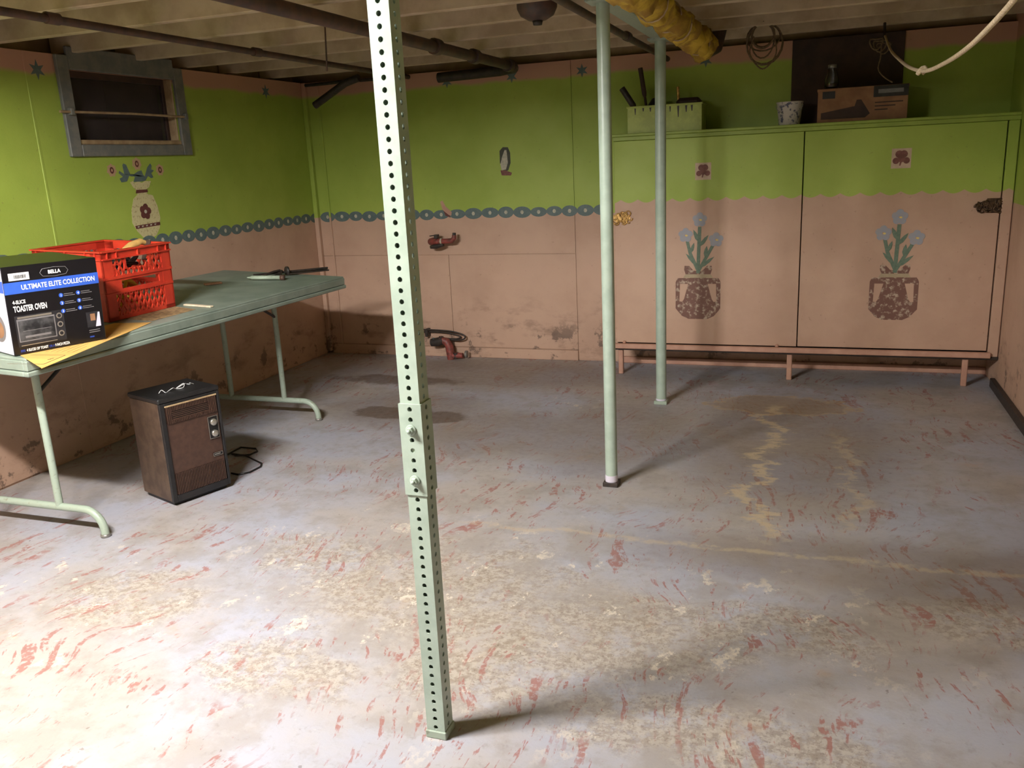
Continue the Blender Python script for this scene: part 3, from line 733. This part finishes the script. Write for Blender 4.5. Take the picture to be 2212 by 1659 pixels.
# --- red milk crate
CX0, CY0, CZ0 = -3.020, 3.005, .8225
cw, cdp, ch = .437, .40, .318
crate = thing('milk_crate', 'red plastic milk crate with lattice sides full of odds and ends', 'crate', (CX0, CY0, CZ0))
lay(crate, CX0, CY0, 0.0, .0026)
# local: y along the front (to +y), x from 0 (front) to -cdp, z up
def crate_side(kind):
    """returns (fn(u, z, d), length): u along the side, d outwards"""
    if kind == 'front': return (lambda u, z, d: Vector((d, u, z))), cw
    if kind == 'back': return (lambda u, z, d: Vector((-cdp-d, u, z))), cw
    if kind == 'near': return (lambda u, z, d: Vector((-u, -d, z))), cdp
    return (lambda u, z, d: Vector((-u, cw+d, z))), cdp
for kind in ('front', 'near', 'back', 'far'):
    fn, L = crate_side(kind); frame = MB(); lats = []
    def bar(mb, u0, z0, u1, z1, d0, d1):
        mb.prism([fn(u0, z0, d0), fn(u1, z0, d0), fn(u1, z1, d0), fn(u0, z1, d0)], fn(0, 0, d1)-fn(0, 0, d0))
    for u0, u1 in ((0, .062), (L-.062, L)): bar(frame, u0, 0, u1, ch, -.008, 0)
    bar(frame, 0, ch-.034, L, ch, -.008, 0); bar(frame, 0, 0, L, .018, -.008, 0)
    bar(frame, 0, .188, L, .200, -.010, .004); bar(frame, .0, .118, L, .127, -.010, .003)
    bar(frame, 0, .127, L*.24, .188, -.008, -.001); bar(frame, L*.80, .127, L, .188, -.008, -.001)
    bar(frame, L*.24, .127, L*.80, .139, -.008, -.001); bar(frame, L*.24, .176, L*.80, .188, -.008, -.001)
    bar(frame, -.004, ch-.006, L+.004, ch, -.012, .010); bar(frame, 0, ch-.040, L, ch-.034, -.008, .008)
    for u in (.03, .085, L*.5, L-.085, L-.03): bar(frame, u-.002, ch-.036, u+.002, ch-.003, 0, .008)
    # handle opening frame
    h0, h1 = L*.33, L*.66
    bar(frame, h0-.012, ch-.092, h0, ch-.034, -.008, .001); bar(frame, h1, ch-.092, h1+.012, ch-.034, -.008, .001)
    for zl, zh in ((.018, .118), (.200, ch-.034)):
        hz = zh-zl; sl = hz*.55; u = .062-sl; lat = MB(); lats.append(lat)
        while u < L-.062:
            for sg in (1, -1):
                a0, a1 = (u, u+sl) if sg > 0 else (u+sl, u)
                steps = 6; prev = None
                for i in range(steps):
                    ua = a0+(a1-a0)*i/steps; ub = a0+(a1-a0)*(i+1)/steps
                    za = zl+hz*i/steps; zb2 = zl+hz*(i+1)/steps; um = (ua+ub)/2; zm = (za+zb2)/2
                    if um < .062 or um > L-.062: continue
                    if zl > .1 and h0 < um < h1 and zm > ch-.095+abs(um-(h0+h1)/2)*.25: continue
                    hw = .0045
                    lat.prism([fn(ua-hw, za, -.007), fn(ua+hw, za, -.007), fn(ub+hw, zb2, -.007), fn(ub-hw, zb2, -.007)], fn(0, 0, .006)-fn(0, 0, 0))
            u += .034
    sd = frame.build('crate_side', M_RED, crate)
    for lt in lats: lt.build('lattice', M_RED, sd)
MB().box((-cdp+.008, .008, 0), (-.008, cw-.008, .008)).build('crate_bottom', M_RED, crate)
# things in the crate
def scribble(seed, c, ext, n):
    rng = random.Random(seed); pts = []; a = 0
    for i in range(n):
        a += .55+.3*rng.random(); rr = .45+.55*rng.random()
        pts.append(Vector((c[0]+ext[0]*rr*math.cos(a), c[1]+ext[1]*rr*math.sin(a), c[2]+ext[2]*(rng.random()-.5)*2)))
    out = []
    for i in range(1, len(pts)-2):
        for k in range(4):
            t = k/4; p0, p1, p2, p3 = pts[i-1:i+3]
            out.append(.5*((2*p1)+(p2-p0)*t+(2*p0-5*p1+4*p2-p3)*t*t+(3*p1-p0-3*p2+p3)*t**3))
    return out
tag(MB().tube(scribble(3, (CX0-.15, CY0+.20, CZ0+.10), (.11, .15, .075), 30), .008, 6).build('tangled_cord', plain('yellow_cord_plastic', (214, 186, 60), .5)), 'tangled yellow cord lying inside the red crate', 'cord')
tag(MB().tube(scribble(8, (CX0-.14, CY0+.24, CZ0+.235), (.10, .14, .035), 30), .009, 6).build('tangled_cord', M_BLACK), 'tangled black cord heaped on top inside the red crate', 'cord')
rag = MB(); rag.tube([(CX0-.10, CY0+.22, CZ0+.285), (CX0-.085, CY0+.29, CZ0+.315), (CX0-.07, CY0+.34, CZ0+.332), (CX0-.06, CY0+.385, CZ0+.318)], [.01, .02, .016, .008], 8)
tag(rag.build('work_glove', plain('tan_leather', (206, 164, 92), .8)), 'tan work glove poking over the rim of the red crate', 'glove')
tag(MB().box((-.018, -.004, 0), (.018, .004, .10), bev=.002, M=Matrix.Translation((CX0-.05, CY0+.33, CZ0+.245)) @ Matrix.Rotation(R(-24), 4, 'X')).build('wooden_ruler', M_DARKWOOD), 'short brown stick leaning out of the red crate', 'stick')

# --- manila sheet under the carton and crate
pp = [tb(72, 765), tb(85, 802), tb(335, 697), tb(232, 690), tb(60, 740)]
pp = [Vector((-2.90, 2.41, 0)), Vector((-2.62, 2.262, 0)), Vector((-2.842, 3.07, 0)), Vector((-2.99, 3.00, 0)), Vector((-3.0, 2.60, 0))]
def tz(x, y): # top height
    return TF.z + (-(nz.x*(x-TF.x)+nz.y*(y-TF.y)))/nz.z
sheet = MB()
def dz_(x, y):  # corner that reaches past the edge sags slightly
    return tz(x, y)+.0015
sheet.prism([Vector((p.x, p.y, dz_(p.x, p.y))) for p in pp], (0, 0, .0008))
so_ = sheet.build('manila_sheet', M_MANILA); tag(so_, 'yellow printed paper sheet sticking out from under the carton', 'paper')
e_u = (pp[2]-pp[1]).normalized(); e_v = Vector((-e_u.y, e_u.x, 0))
def sp(u, v):
    q = pp[1]+e_u*u+e_v*v; return Vector((q.x, q.y, dz_(q.x, q.y)+.0011))
ink = MB()
def line(u0, v0, u1, v1, wd=.0022):
    A, B = sp(u0, v0), sp(u1, v1); d = (B-A).normalized(); n_ = Vector((-d.y, d.x, 0))*wd
    ink.add([A-n_, B-n_, B+n_, A+n_], [(0, 1, 2, 3)])
for a in ((.06, .03, .20, .03), (.06, .03, .06, .17), (.20, .03, .20, .17)): line(*a)
for k in range(6): line(.25, .03+.022*k, .25+.10+.05*(k % 3), .03+.022*k, .0012)
for k in range(10): line(.45+.02*(k % 2), .02+.012*k, .60, .02+.012*k, .001)
ink.build('printed_lines', M_INK, so_)
q = sp(.155, .045); Mt = Matrix.Translation(q) @ Matrix(((e_v.x, -e_u.x, 0, 0), (e_v.y, -e_u.y, 0, 0), (0, 0, 1, 0), (0, 0, 0, 1)))
text_mesh('BOLD', .04, Matrix.Translation((0, 0, 0)) @ Mt, M_INK, 'lettering', so_, .8, .001)
sh2 = MB(); q2 = [Vector(p) for p in ((-2.865, 3.10, 0), (-2.865, 3.40, 0), (-3.16, 3.47, 0), (-3.16, 3.10, 0))]
sh2.prism([Vector((p.x, p.y, tz(p.x, p.y)+.0004)) for p in q2], (0, 0, .0008))
tag(sh2.build('newspaper_sheet', plain('newsprint', (176, 148, 104), .8, rgb2=(120, 98, 70), scale=45)), 'crumpled brown paper sheet under the red crate', 'paper')

def on_table(name, mb, mat, label, cat, x, y, rz=0, lift=.0006):
    o = mb.build(name, mat); lay(o, x, y, rz, lift); return tag(o, label, cat)
on_table('wood_strip', MB().box((-.085, -.012, 0), (.085, .012, .008), bev=.002), plain('pale_wood', (232, 216, 186), .6), 'pale flat wood strip beside the red crate', 'stick', -2.91, 3.475, R(-2))
on_table('wood_chip', MB().box((-.05, -.016, 0), (.05, .016, .012), bev=.003), M_CARTON, 'small brown wood offcut lying on the green table', 'wood', -3.297, 4.086, R(60), .001)
# caulking gun and pale tube at the far end
cg = thing('caulking_gun', 'black metal caulking gun lying at the far end of the green table', 'tool', (-3.08, 4.54, tz(-3.08, 4.54)), math.atan2(.40, .25)); lay(cg, -3.08, 4.54, math.atan2(.40, .25), .0005)
MB().tube([(-.23, 0, .022), (.26, 0, .022)], .007, 8).build('rod', M_IRON, cg)
MB().box((-.02, -.026, .006), (.26, .026, .014), bev=.003).build('cradle', M_IRON, cg)
MB().lathe([(.028, 0), (.028, .012)], 0, 0, 16, M=Matrix.Translation((-.02, 0, .028)) @ Matrix.Rotation(R(90), 4, 'Y')).build('end_plate', M_IRON, cg)
MB().tube([(-.05, 0, .03), (-.08, -.05, .018), (-.17, -.085, .012)], .009, 8).build('handle', M_IRON, cg)
MB().tube([(-.06, 0, .036), (-.11, -.02, .034), (-.20, -.04, .016)], .007, 8).build('trigger', M_IRON, cg)
tu = thing('sealant_tube', 'pale sealant tube lying in front of the black caulking gun', 'tube', (-3.09, 4.32, tz(-3.09, 4.32)), math.atan2(.06, .19)); lay(tu, -3.09, 4.32, math.atan2(.06, .19), .0005)
Mt = Matrix.Translation((-.10, 0, .0165)) @ Matrix.Rotation(R(90), 4, 'Y')
MB().lathe([(.004, -.02), (.006, 0), (.012, .01), (.0125, .18)], 0, 0, 14, M=Mt).build('tube_body', plain('pale_green_plastic', (176, 190, 168), .5), tu)
MB().lathe([(.016, .18), (.016, .205)], 0, 0, 14, M=Mt).build('end_cap', M_DARKPIPE, tu)

# ================================================================== HEATER UNDER THE TABLE
HF = Vector((-2.704, 2.885, 0)); ha = math.atan2(.277, .101); hw, hd, hh = .295, .265, .505
ht = thing('electric_heater', 'brown and black portable electric heater with two silver knobs', 'heater', HF, ha)
MB().box((.012, .02, 0), (hw-.012, hd-.01, .022), bev=.002).build('plinth', M_HEATBLACK, ht)
MB().box((0, .012, .020), (hw, hd, .482), bev=.004).build('case', M_HEATSIDE, ht)
MB().box((-.004, -.004, .482), (hw+.004, hd+.004, .505), bev=.005).build('lid', M_HEATBLACK, ht)
ff_ = MB()
for lo, hi in (((0, -.004, .02), (.022, .014, .482)), ((hw-.012, -.004, .02), (hw, .014, .482)), ((.022, -.004, .470), (hw-.012, .014, .482)), ((.022, -.004, .02), (hw-.012, .014, .05))): ff_.box(lo, hi, bev=.002)
ff_.build('front_frame', M_HEATBLACK, ht)
fp = MB().box((.022, .004, .05), (hw-.012, .013, .470), bev=.002).build('front_panel', M_HEATBROWN, ht)
def slats(x0, x1, z0, z1, pitch, parent):
    mb = MB(); mb.box((x0, .002, z0), (x1, .004, z1), 1); x = x0
    while x < x1-pitch*.4:
        mb.box((x, -.003, z0), (x+pitch*.52, .003, z1), 0); x += pitch
    return mb.build('grille', [M_HEATBROWN, M_BLACK], parent)
slats(.030, hw-.020, .052, .150, .0078, ht); slats(.030, .052, .385, .462, .0078, ht); slats(hw-.058, hw-.020, .385, .462, .0078, ht); slats(.052, hw-.058, .440, .462, .0078, ht); slats(.052, hw-.058, .385, .400, .0078, ht)
gm = MB()
for k in range(5): gm.box((.052, -.001, .400+.008*k), (hw-.058, .003, .4035+.008*k), 0)
gm.box((.052, .002, .400), (hw-.058, .004, .440), 1); gm.build('louvre', [M_HEATBROWN, M_BLACK], ht)
MB().box((.024, -.0045, .462), (hw-.014, .004, .470), bev=.002).build('gilt_strip', M_TRIMWOOD, ht)
pl_ = MB().box((.222, -.001, .262), (.270, .005, .368), bev=.001).build('control_plate', M_BLACK, ht)
sb = MB()
for lo, hi in (((.221, -.0025, .262), (.2225, 0, .368)), ((.2695, -.0025, .262), (.271, 0, .368)), ((.221, -.0025, .262), (.271, 0, .2635)), ((.221, -.0025, .3665), (.271, 0, .368))): sb.box(lo, hi)
sb.build('silver_border', M_SILVER, pl_)
for zz in (.340, .286):
    MB().lathe([(.0165, 0), (.0165, .008), (.0145, .012), (.004, .012)], 0, 0, 20, M=Matrix.Translation((.246, -.001, zz)) @ Matrix.Rotation(R(90), 4, 'X')).build('knob', M_SILVER, pl_)
bg = MB()
for lo, hi in (((.228, -.0005, .176), (.274, .004, .190)),): bg.box(lo, hi, 0)
for lo, hi in (((.227, -.002, .175), (.275, 0, .1762)), ((.227, -.002, .1898), (.275, 0, .191)), ((.227, -.002, .175), (.2282, 0, .191)), ((.2738, -.002, .175), (.275, 0, .191)), ((.233, -.0015, .181), (.262, 0, .185))): bg.box(lo, hi, 1)
bg.build('badge', [M_BLACK, M_SILVER], ht)
wire = [(.06, .10), (.075, .10), (.085, .085), (.105, .10), (.125, .09), (.15, .11), (.18, .10), (.20, .125), (.18, .14), (.16, .12), (.20, .115), (.225, .15), (.235, .13), (.22, .11), (.245, .12)]
def smooth_(ctrl, k=5):
    P_ = [ctrl[0]]+ctrl+[ctrl[-1]]; out = []
    for i in range(1, len(P_)-2):
        for j in range(k):
            t = j/k; a, b, c, d = P_[i-1:i+3]
            out.append(.5*((2*b)+(c-a)*t+(2*a-5*b+4*c-d)*t*t+(3*b-a-3*c+d)*t**3))
    return out+[ctrl[-1]]
wp = [ht.location + Matrix.Rotation(ha, 3, 'Z') @ Vector((a, b, .5075+(.012 if i % 3 == 1 else 0))) for i, (a, b) in enumerate(wire)]
tag(MB().tube(smooth_(wp), .0014, 5).build('wire_scrap', M_WHITE), 'thin white wire scrap lying on top of the heater', 'wire')
cp = [(485, 985), (520, 966), (553, 969), (556, 975), (540, 982), (508, 984), (500, 980), (532, 984), (546, 992), (565, 1001), (563, 1008), (540, 1020), (515, 1025), (500, 1022)]
cp3 = [on(a, b, 2, .005) for a, b in cp]
inv = Matrix.Rotation(-ha, 3, 'Z')
MB().tube([inv @ (p-Vector(ht.location)) for p in cp3], .0045, 6).build('power_cord', M_BLACK, ht)

# ================================================================== PIPES AND CEILING BITS
def yz_pipe(name, label, x, z, y0, y1, r, mat, cpl=()):
    t = thing(name, label, 'pipe', (x, y0, z))
    MB().tube([(0, 0, 0), (0, (y1-y0)/2, -.004), (0, y1-y0, 0)], r, 14).build('pipe_run', mat, t)
    for yy in cpl: MB().tube([(0, yy-y0-.03, 0), (0, yy-y0+.03, 0)], r*1.4, 14).build('coupling', mat, t)
    return t
p1 = yz_pipe('water_pipe', 'thin dark iron pipe running under the joists above the table', -2.795, 2.055, YF+.02, 5.845, .016, M_DARKPIPE, (2.75, 4.05, 5.45))
p2 = yz_pipe('drain_pipe', 'thick dark iron pipe running under the joists across the ceiling', -1.955, 2.050, YF+.02, 5.70, .030, M_DARKPIPE, (4.45, 5.0, 5.60))
MB().tube([(0, 5.66-YF-.02, 0), (-.03, 5.78-YF, 0), (-.15, 5.84-YF, -.005), (-.62, 5.85-YF, -.015)], .034, 12).build('elbow', M_IRON, p2)
a, b = on(1316, 62, 2, 2.03), on(1418, 110, 2, 2.03)
yz_pipe('gas_pipe', 'dark pipe running beside the beam between the two round poles', (a.x+b.x)/2, 2.03, 2.9, 5.85, .017, M_DARKPIPE, (4.6,))
st = thing('pipe_stub', 'short dark pipe stub angling down in the back left corner', 'pipe', (-3.2, 5.62, 2.0))
MB().tube([on(680, 228, 1, 5.62)-Vector(st.location), on(745, 180, 1, 5.62)-Vector(st.location), on(775, 168, 1, 5.62)-Vector(st.location)], .026, 12).build('stub', M_IRON, st)
MB().tube([(-.46, .25, .06), (-.1, .25, .065), (.40, .25, .06)], .012, 8).build('wall_run', M_IRON, st)
rod = on(702, 60, 2, 2.1)
tag(MB().tube([(rod.x, rod.y, 2.3), (rod.x, rod.y, 2.1), (rod.x-.008, rod.y-.005, 1.905)], .004, 6).build('hanging_wire', M_DARKPIPE), 'thin straight wire hanging from the joists near the perforated post', 'wire')
# lagged pipe
lag = thing('lagged_pipe', 'pipe wrapped in lumpy yellow insulation under the joists', 'pipe', (-.635, 2.0, 2.0))
rng = random.Random(11); pts = []; rr = []
n_ = 120
for i in range(n_):
    t = i/(n_-1); pts.append((.006*math.sin(i*.3), t*3.15, .006*math.cos(i*.23))); rr.append(.060+.007*math.sin(i*.55)+.005*math.sin(i*1.37)-(.014 if i % 17 < 2 else 0))
from mathutils import noise as mn
ins = MB().tube(pts, rr, 18)
ins.v = [tuple(Vector(v)*1.0 + Vector((v[0], 0, v[2]))*(.55*mn.noise(Vector(v)*17)+.25*mn.noise(Vector(v)*48))) for v in ins.v]
ins.build('insulation', M_YELLOW, lag)
MB().tube([(0, 3.10, 0), (.0, 3.25, .0), (.03, 3.33, .02), (.05, 3.36, .12), (.05, 3.36, .25)], .045, 14).build('elbow', M_DARKPIPE, lag)
for i in range(9):
    yy = .15+.33*i+.05*rng.random()
    MB().tube([(.064*math.cos(a), yy+.03*math.sin(a*.5), .064*math.sin(a)) for a in [k*math.pi/8 for k in range(17)]], .004, 5).build('tape_band', M_TRIMWOOD, lag)
# lamp sockets / fixture under the ceiling
q = on(1160, 18, 2, 2.10)
fx = thing('ceiling_rosette', 'brown bowl shaped ceiling fitting hanging between the joists', 'fixture', (q.x, q.y, 2.1))
MB().lathe([(.0, -.055), (.04, -.05), (.075, -.03), (.09, 0.0), (.092, .06), (.09, .2)], 0, 0, 24).build('bowl', M_DARKPIPE, fx)
MB().lathe([(.02, -.07), (.025, -.05)], 0, 0, 12).build('nub', M_IRON, fx)
# lamp that lights the room (over the camera's left shoulder, between two joists)
lp = thing('tube_lamp_offscreen', 'bare white strip lamp with one glowing tube fixed between the joists', 'lamp', (LAMP.x, LAMP.y, LAMP.z))
MB().box((-.48, -.05, .045), (.48, .05, .158), bev=.006).build('lamp_housing', M_WHITECARD, lp)
MB().tube([(-.45, 0, 0), (0, 0, 0), (.45, 0, 0)], .03, 14).build('glowing_tube_offscreen', M_GLOW, lp)
for sx in (-.48, .452): MB().box((sx, -.025, -.034), (sx+.028, .025, .046), bev=.003).build('tube_holder', M_WHITECARD, lp)

# rope from the joist at the back towards the front right
def smooth(ctrl, k=6):
    P_ = [ctrl[0]]+ctrl+[ctrl[-1]]; out = []
    for i in range(1, len(P_)-2):
        for j in range(k):
            t = j/k; a, b, c, d = P_[i-1:i+3]
            out.append(.5*((2*b)+(c-a)*t+(2*a-5*b+4*c-d)*t*t+(3*b-a-3*c+d)*t**3))
    return out+[ctrl[-1]]
rp = [on(*v[:2], 1, v[2]) for v in ((1912, 78, 5.50), (1924, 108, 4.85), (1942, 128, 4.2), (1966, 146, 3.6), (2000, 153, 3.1), (2045, 134, 2.75), (2092, 102, 2.45), (2140, 56, 2.2), (2190, 0, 2.0), (2225, -50, 1.85))]
rope = thing('rope', 'pale cotton rope swagged from the back joists towards the right', 'rope', rp[0])
MB().tube([p-rp[0] for p in smooth(rp)], .0062, 8).build('rope_line', M_ROPE, rope)
kn = on(1992, 152, 1, 3.18)-rp[0]
MB().tube([kn+Vector((.012*math.cos(t), .012*math.sin(t)*.6+.003*t, .010*math.sin(t*1.4))) for t in [k*.5 for k in range(16)]], .006, 6).build('knot', M_ROPE, rope)
for k in range(3):
    cc = on(1893+8*k, 92+4*k, 1, 5.49)-rp[0]
    MB().tube([cc+Vector((.035*math.cos(t), .008*k, .028*math.sin(t)+.01*math.cos(2*t))) for t in [j*2*math.pi/14 for j in range(15)]], .005, 6).build('hitch_loop', M_TWINE, rope)
MB().tube(smooth([on(x_, y_, 1, 5.48)-rp[0] for x_, y_ in ((1904, 100), (1902, 125), (1897, 148), (1908, 165), (1928, 178))]), .004, 6).build('rope_tail', M_TWINE, rope)
MB().tube([Vector((0, 0, -.03)), Vector((0, .09, .06)), Vector((0, .1, .08))], .008, 6).build('hook', M_IRON, rope)
coil = thing('twine_coil', 'coil of dark twine hanging from a nail on the joist', 'coil', (-.333, 5.28, 2.10))
rng = random.Random(4)
for k in range(7):
    rx_, rz_ = .05+.05*rng.random(), .06+.06*rng.random(); ph = rng.random()
    MB().tube([(rx_*math.cos(t)+.02*(ph-.5), .012*k-.03+.01*math.sin(t*2), -rz_+rz_*math.sin(t)+.02) for t in [j*2*math.pi/18 for j in range(19)]], .0045, 5).build('loop', M_TWINE, coil)
MB().tube([(0, .05, .03), (0, -.045, .02)], .004, 6).build('nail', M_IRON, coil)
MB().tube(smooth([Vector(v) for v in ((-.05, -.03, -.05), (-.07, -.03, -.14), (0, -.03, -.225), (.07, -.03, -.15), (.05, -.03, -.03))]), .004, 5).build('loop', M_TWINE, coil)

# ================================================================== THINGS ON THE CABINET
ZS = 1.5772
tote = thing('plastic_tote', 'lime green plastic tote of tools standing on the cabinet', 'tote', (-.945, 5.74, ZS))
tb_ = MB(); W2, D2, TH = .232, .11, .165
for lo, hi in (((-W2, -D2, 0), (W2, -D2+.006, TH)), ((-W2, D2-.006, 0), (W2, D2, TH)), ((-W2, -D2+.006, 0), (-W2+.006, D2-.006, TH)), ((W2-.006, -D2+.006, 0), (W2, D2-.006, TH)), ((-W2+.006, -D2+.006, 0), (W2-.006, D2-.006, .006))): tb_.box(lo, hi)
tb_.build('tote_body', M_TOTE, tote)
rm = MB()
for lo, hi in (((-W2-.008, -D2-.008, TH-.012), (W2+.008, -D2+.002, TH)), ((-W2-.008, D2-.002, TH-.012), (W2+.008, D2+.008, TH)), ((-W2-.008, -D2, TH-.012), (-W2, D2, TH)), ((W2, -D2, TH-.012), (W2+.008, D2, TH))): rm.box(lo, hi, bev=.003)
rm.build('rim', M_TOTE, tote)
dr_ = MB(); rng = random.Random(9)
for k in range(9):
    xx = -.19+.045*k+.015*rng.random(); ln = .02+.05*rng.random(); wd = .004+.004*rng.random()
    dr_.prism([(xx-wd, -D2-.0002, TH-.014), (xx+wd, -D2-.0002, TH-.014), (xx+wd*.5, -D2-.0002, TH-.014-ln), (xx-wd*.3, -D2-.0002, TH-.014-ln)], (0, -.0015, 0))
dr_.build('paint_drip', M_IRON, tote)
def tool(name, label, cat, x, lean, L, r, mat, yy=5.74):
    o = thing(name, label, cat, (x, yy, ZS+.01), 0); o.rotation_euler = (0, R(lean), 0)
    MB().tube([(0, 0, 0), (0, 0, L*.55)], r*.55, 8).build('shank', mat, o); MB().tube([(0, 0, L*.55), (0, 0, L*.6), (0, 0, L)], [r*.7, r, r], 10).build('handle', mat, o)
tool('hand_tool', 'dark handled tool leaning left out of the lime tote', 'tool', -1.055, -33, .33, .020, M_IRON)
tool('hand_tool', 'upright dark wooden handle standing in the lime tote', 'tool', -1.06, -9, .40, .015, M_DARKWOOD, 5.78)
tool('screwdriver', 'brass coloured rod sticking up from the lime tote', 'tool', -.86, -3, .26, .009, M_GOLD, 5.72)
tag(MB().lathe([(.04, .0), (.065, .05), (.06, .12), (.03, .16), (.0, .17)], -1.01, 5.74, 14).build('dark_bundle', M_BLACK, None, (0, 0, ZS+.05)), 'dark rounded bundle inside the lime tote', 'bundle')
tag(MB().box((-.88, 5.68, ZS+.05), (-.73, 5.80, ZS+.20), bev=.02).build('tool_case', M_DARKWOOD), 'dark brown case standing inside the lime tote', 'case')
pail = thing('paint_pail', 'small white pail speckled with blue beside the cardboard box', 'pail', (-.198, 5.74, ZS))
MB().lathe([(.060, 0), (.062, .004), (.076, .128), (.079, .130), (.079, .136), (.073, .136), (.060, .008), (0, .007)], 0, 0, 28).build('pail_body', plain('speckled_white_pail', (206, 198, 190), .5, rgb2=(96, 98, 118), scale=34, lo=.55, hi=.62), pail)
MB().tube([(.078*math.cos(t), .078*math.sin(t)*.2-.074, .115-.05*math.sin(t)) for t in [math.pi*k/12 for k in range(13)]], .0018, 5).build('bail_handle', M_STEEL, pail)
cbx = thing('cardboard_carton', 'long printed cardboard carton on the cabinet under a glass jar', 'box', (.21, 5.76, ZS), R(-1.0))
MB().box((-.246, -.10, 0), (.246, .10, .190), bev=.002).build('carton_body', M_CARTON, cbx)
MB().box((-.250, -.103, .176), (.250, .103, .192), bev=.002).build('lid', M_CARTON, cbx)
def cq(name, ps, mat): MB().prism([(a, -.1006, b) for a, b in ps], (0, -.0008, 0)).build(name, mat, cbx)
cq('printed_patch', [(-.22, .135), (-.15, .135), (-.15, .178), (-.22, .178)], M_DARKPRINT)
MB().prism([(a, -.1036, b) for a, b in ((.06, .128), (.246, .128), (.246, .19), (.06, .19))], (0, -.0008, 0)).build('printed_patch', M_DARKPRINT, cbx)
cq('printed_patch', [(-.225, .018), (.02, .018), (.045, .04), (-.005, .12), (-.03, .12), (-.04, .085), (-.225, .055)], M_DARKWOOD)
for k in range(3): cq('printed_patch', [(.07, .095-.02*k), (.22-.04*k, .095-.02*k), (.22-.04*k, .101-.02*k), (.07, .101-.02*k)], M_DARKWOOD)
MB().prism([(a, -.1046, b) for a, b in ((.085, .148), (.22, .148), (.22, .17), (.085, .17))], (0, -.0006, 0)).build('printed_patch', M_GREYPRINT, cbx)
jar = thing('glass_jar', 'clear glass jar with a pale lid on the cardboard carton', 'jar', (.036, 5.73, ZS+.1925))
MB().lathe([(.0, 0), (.036, 0), (.040, .008), (.040, .055), (.030, .095), (.021, .11), (.021, .128), (.018, .128), (.018, .11), (.027, .093), (.037, .055), (.037, .01), (0, .006)], 0, 0, 26).build('jar_body', M_GLASS, jar)
MB().lathe([(.024, .118), (.0245, .136), (.022, .139), (.0, .139)], 0, 0, 24).build('lid', M_STEEL, jar)

# ================================================================== VALVES ON THE BACK WALL
def VP_(px, py, dy=0.0): return on(px, py, 1, YB-dy)
va = thing('wall_valve', 'red iron valve elbow sticking out of the pink back wall', 'valve', VP_(955, 522))
base = Vector(va.location)
def lv(px, py, dy): return VP_(px, py, dy)-base
MB().tube([lv(931, 522, -.01), lv(931, 522, .05), lv(935, 521, .09), lv(945, 521, .10)], .026, 12).build('elbow', M_REDIRON, va)
MB().tube([lv(940, 522, .10), lv(962, 521, .10), lv(976, 520, .10), lv(981, 514, .10), lv(981, 508, .10)], [.022, .019, .019, .018, .016], 12).build('pipe_arm', M_REDIRON, va)
MB().tube([lv(981, 511, .10), lv(981, 503, .10)], .014, 8).build('plug', M_IRON, va)
MB().box(tuple(lv(937, 516, .12)), tuple(lv(949, 506, .08)), bev=.003).build('valve_body', M_IRON, va)
MB().tube([lv(928, 510, .1), lv(948, 507, .1)], .004, 6).build('lever', M_IRON, va)
MB().tube([lv(930, 534, .1), lv(942, 532, .1), lv(958, 528, .1)], [.012, .02, .014], 10).build('union_nut', M_IRON, va)
MB().tube([lv(952, 521, .1), lv(955, 521, .1)], .023, 12).build('tape_band', M_CREAM, va)

fv = thing('floor_valve', 'rusty red drain valve on the floor at the foot of the back wall', 'valve', on(975, 776, 2, 0)); fb = Vector(fv.location)
FYd = fb.y
def fl_(px, py): return on(px, py, 1, FYd)-fb
MB().tube([Vector((0, 0, 0)), fl_(971, 750), fl_(965, 738), fl_(950, 733)], [.03, .032, .03, .026], 12).build('standpipe', M_REDIRON, fv)
MB().tube([fl_(968, 768), fl_(985, 768), fl_(1000, 768)], [.026, .024, .02], 12).build('side_branch', M_REDIRON, fv)
MB().tube([fl_(985, 773), fl_(985, 762)], .024, 10).build('collar', M_IRON, fv)
MB().lathe([(.028, 0), (.028, .012)], 0, 0, 16, M=Matrix.Translation(fl_(1006, 765)) @ Matrix.Rotation(R(90), 4, 'Y')).build('hand_wheel', M_STEEL, fv)
MB().tube([fl_(932, 740), fl_(948, 738), fl_(958, 734)], [.03, .034, .03], 10).build('valve_body', M_IRON, fv)
MB().tube([fl_(953, 735), fl_(953, 727)], .02, 8).build('valve_stem', M_IRON, fv)
MB().tube([fl_(936, 745), fl_(940, 732)], .018, 8).build('blue_tap', plain('blue_tap_paint', (92, 130, 140), .5), fv)
hz = thing('hose_loop', 'thin dark hose looped against the back wall above the floor valve', 'hose', VP_(930, 715, .03)); hb = Vector(hz.location)
MB().tube(smooth([VP_(*v, .05)-hb for v in ((905, 712), (940, 713), (975, 716), (1000, 723), (1004, 731), (990, 735), (965, 733), (935, 731))]), .006, 7).build('hose', M_IRON, hz)
MB().tube(smooth([VP_(*v, .03)-hb for v in ((905, 717), (940, 717), (972, 720), (994, 727), (985, 732), (950, 730))]), .006, 7).build('hose', M_IRON, hz)
MB().box(tuple(VP_(918, 728, .06)-hb), tuple(VP_(930, 708, .0)-hb), bev=.004).build('hose_hook', M_IRON, hz)
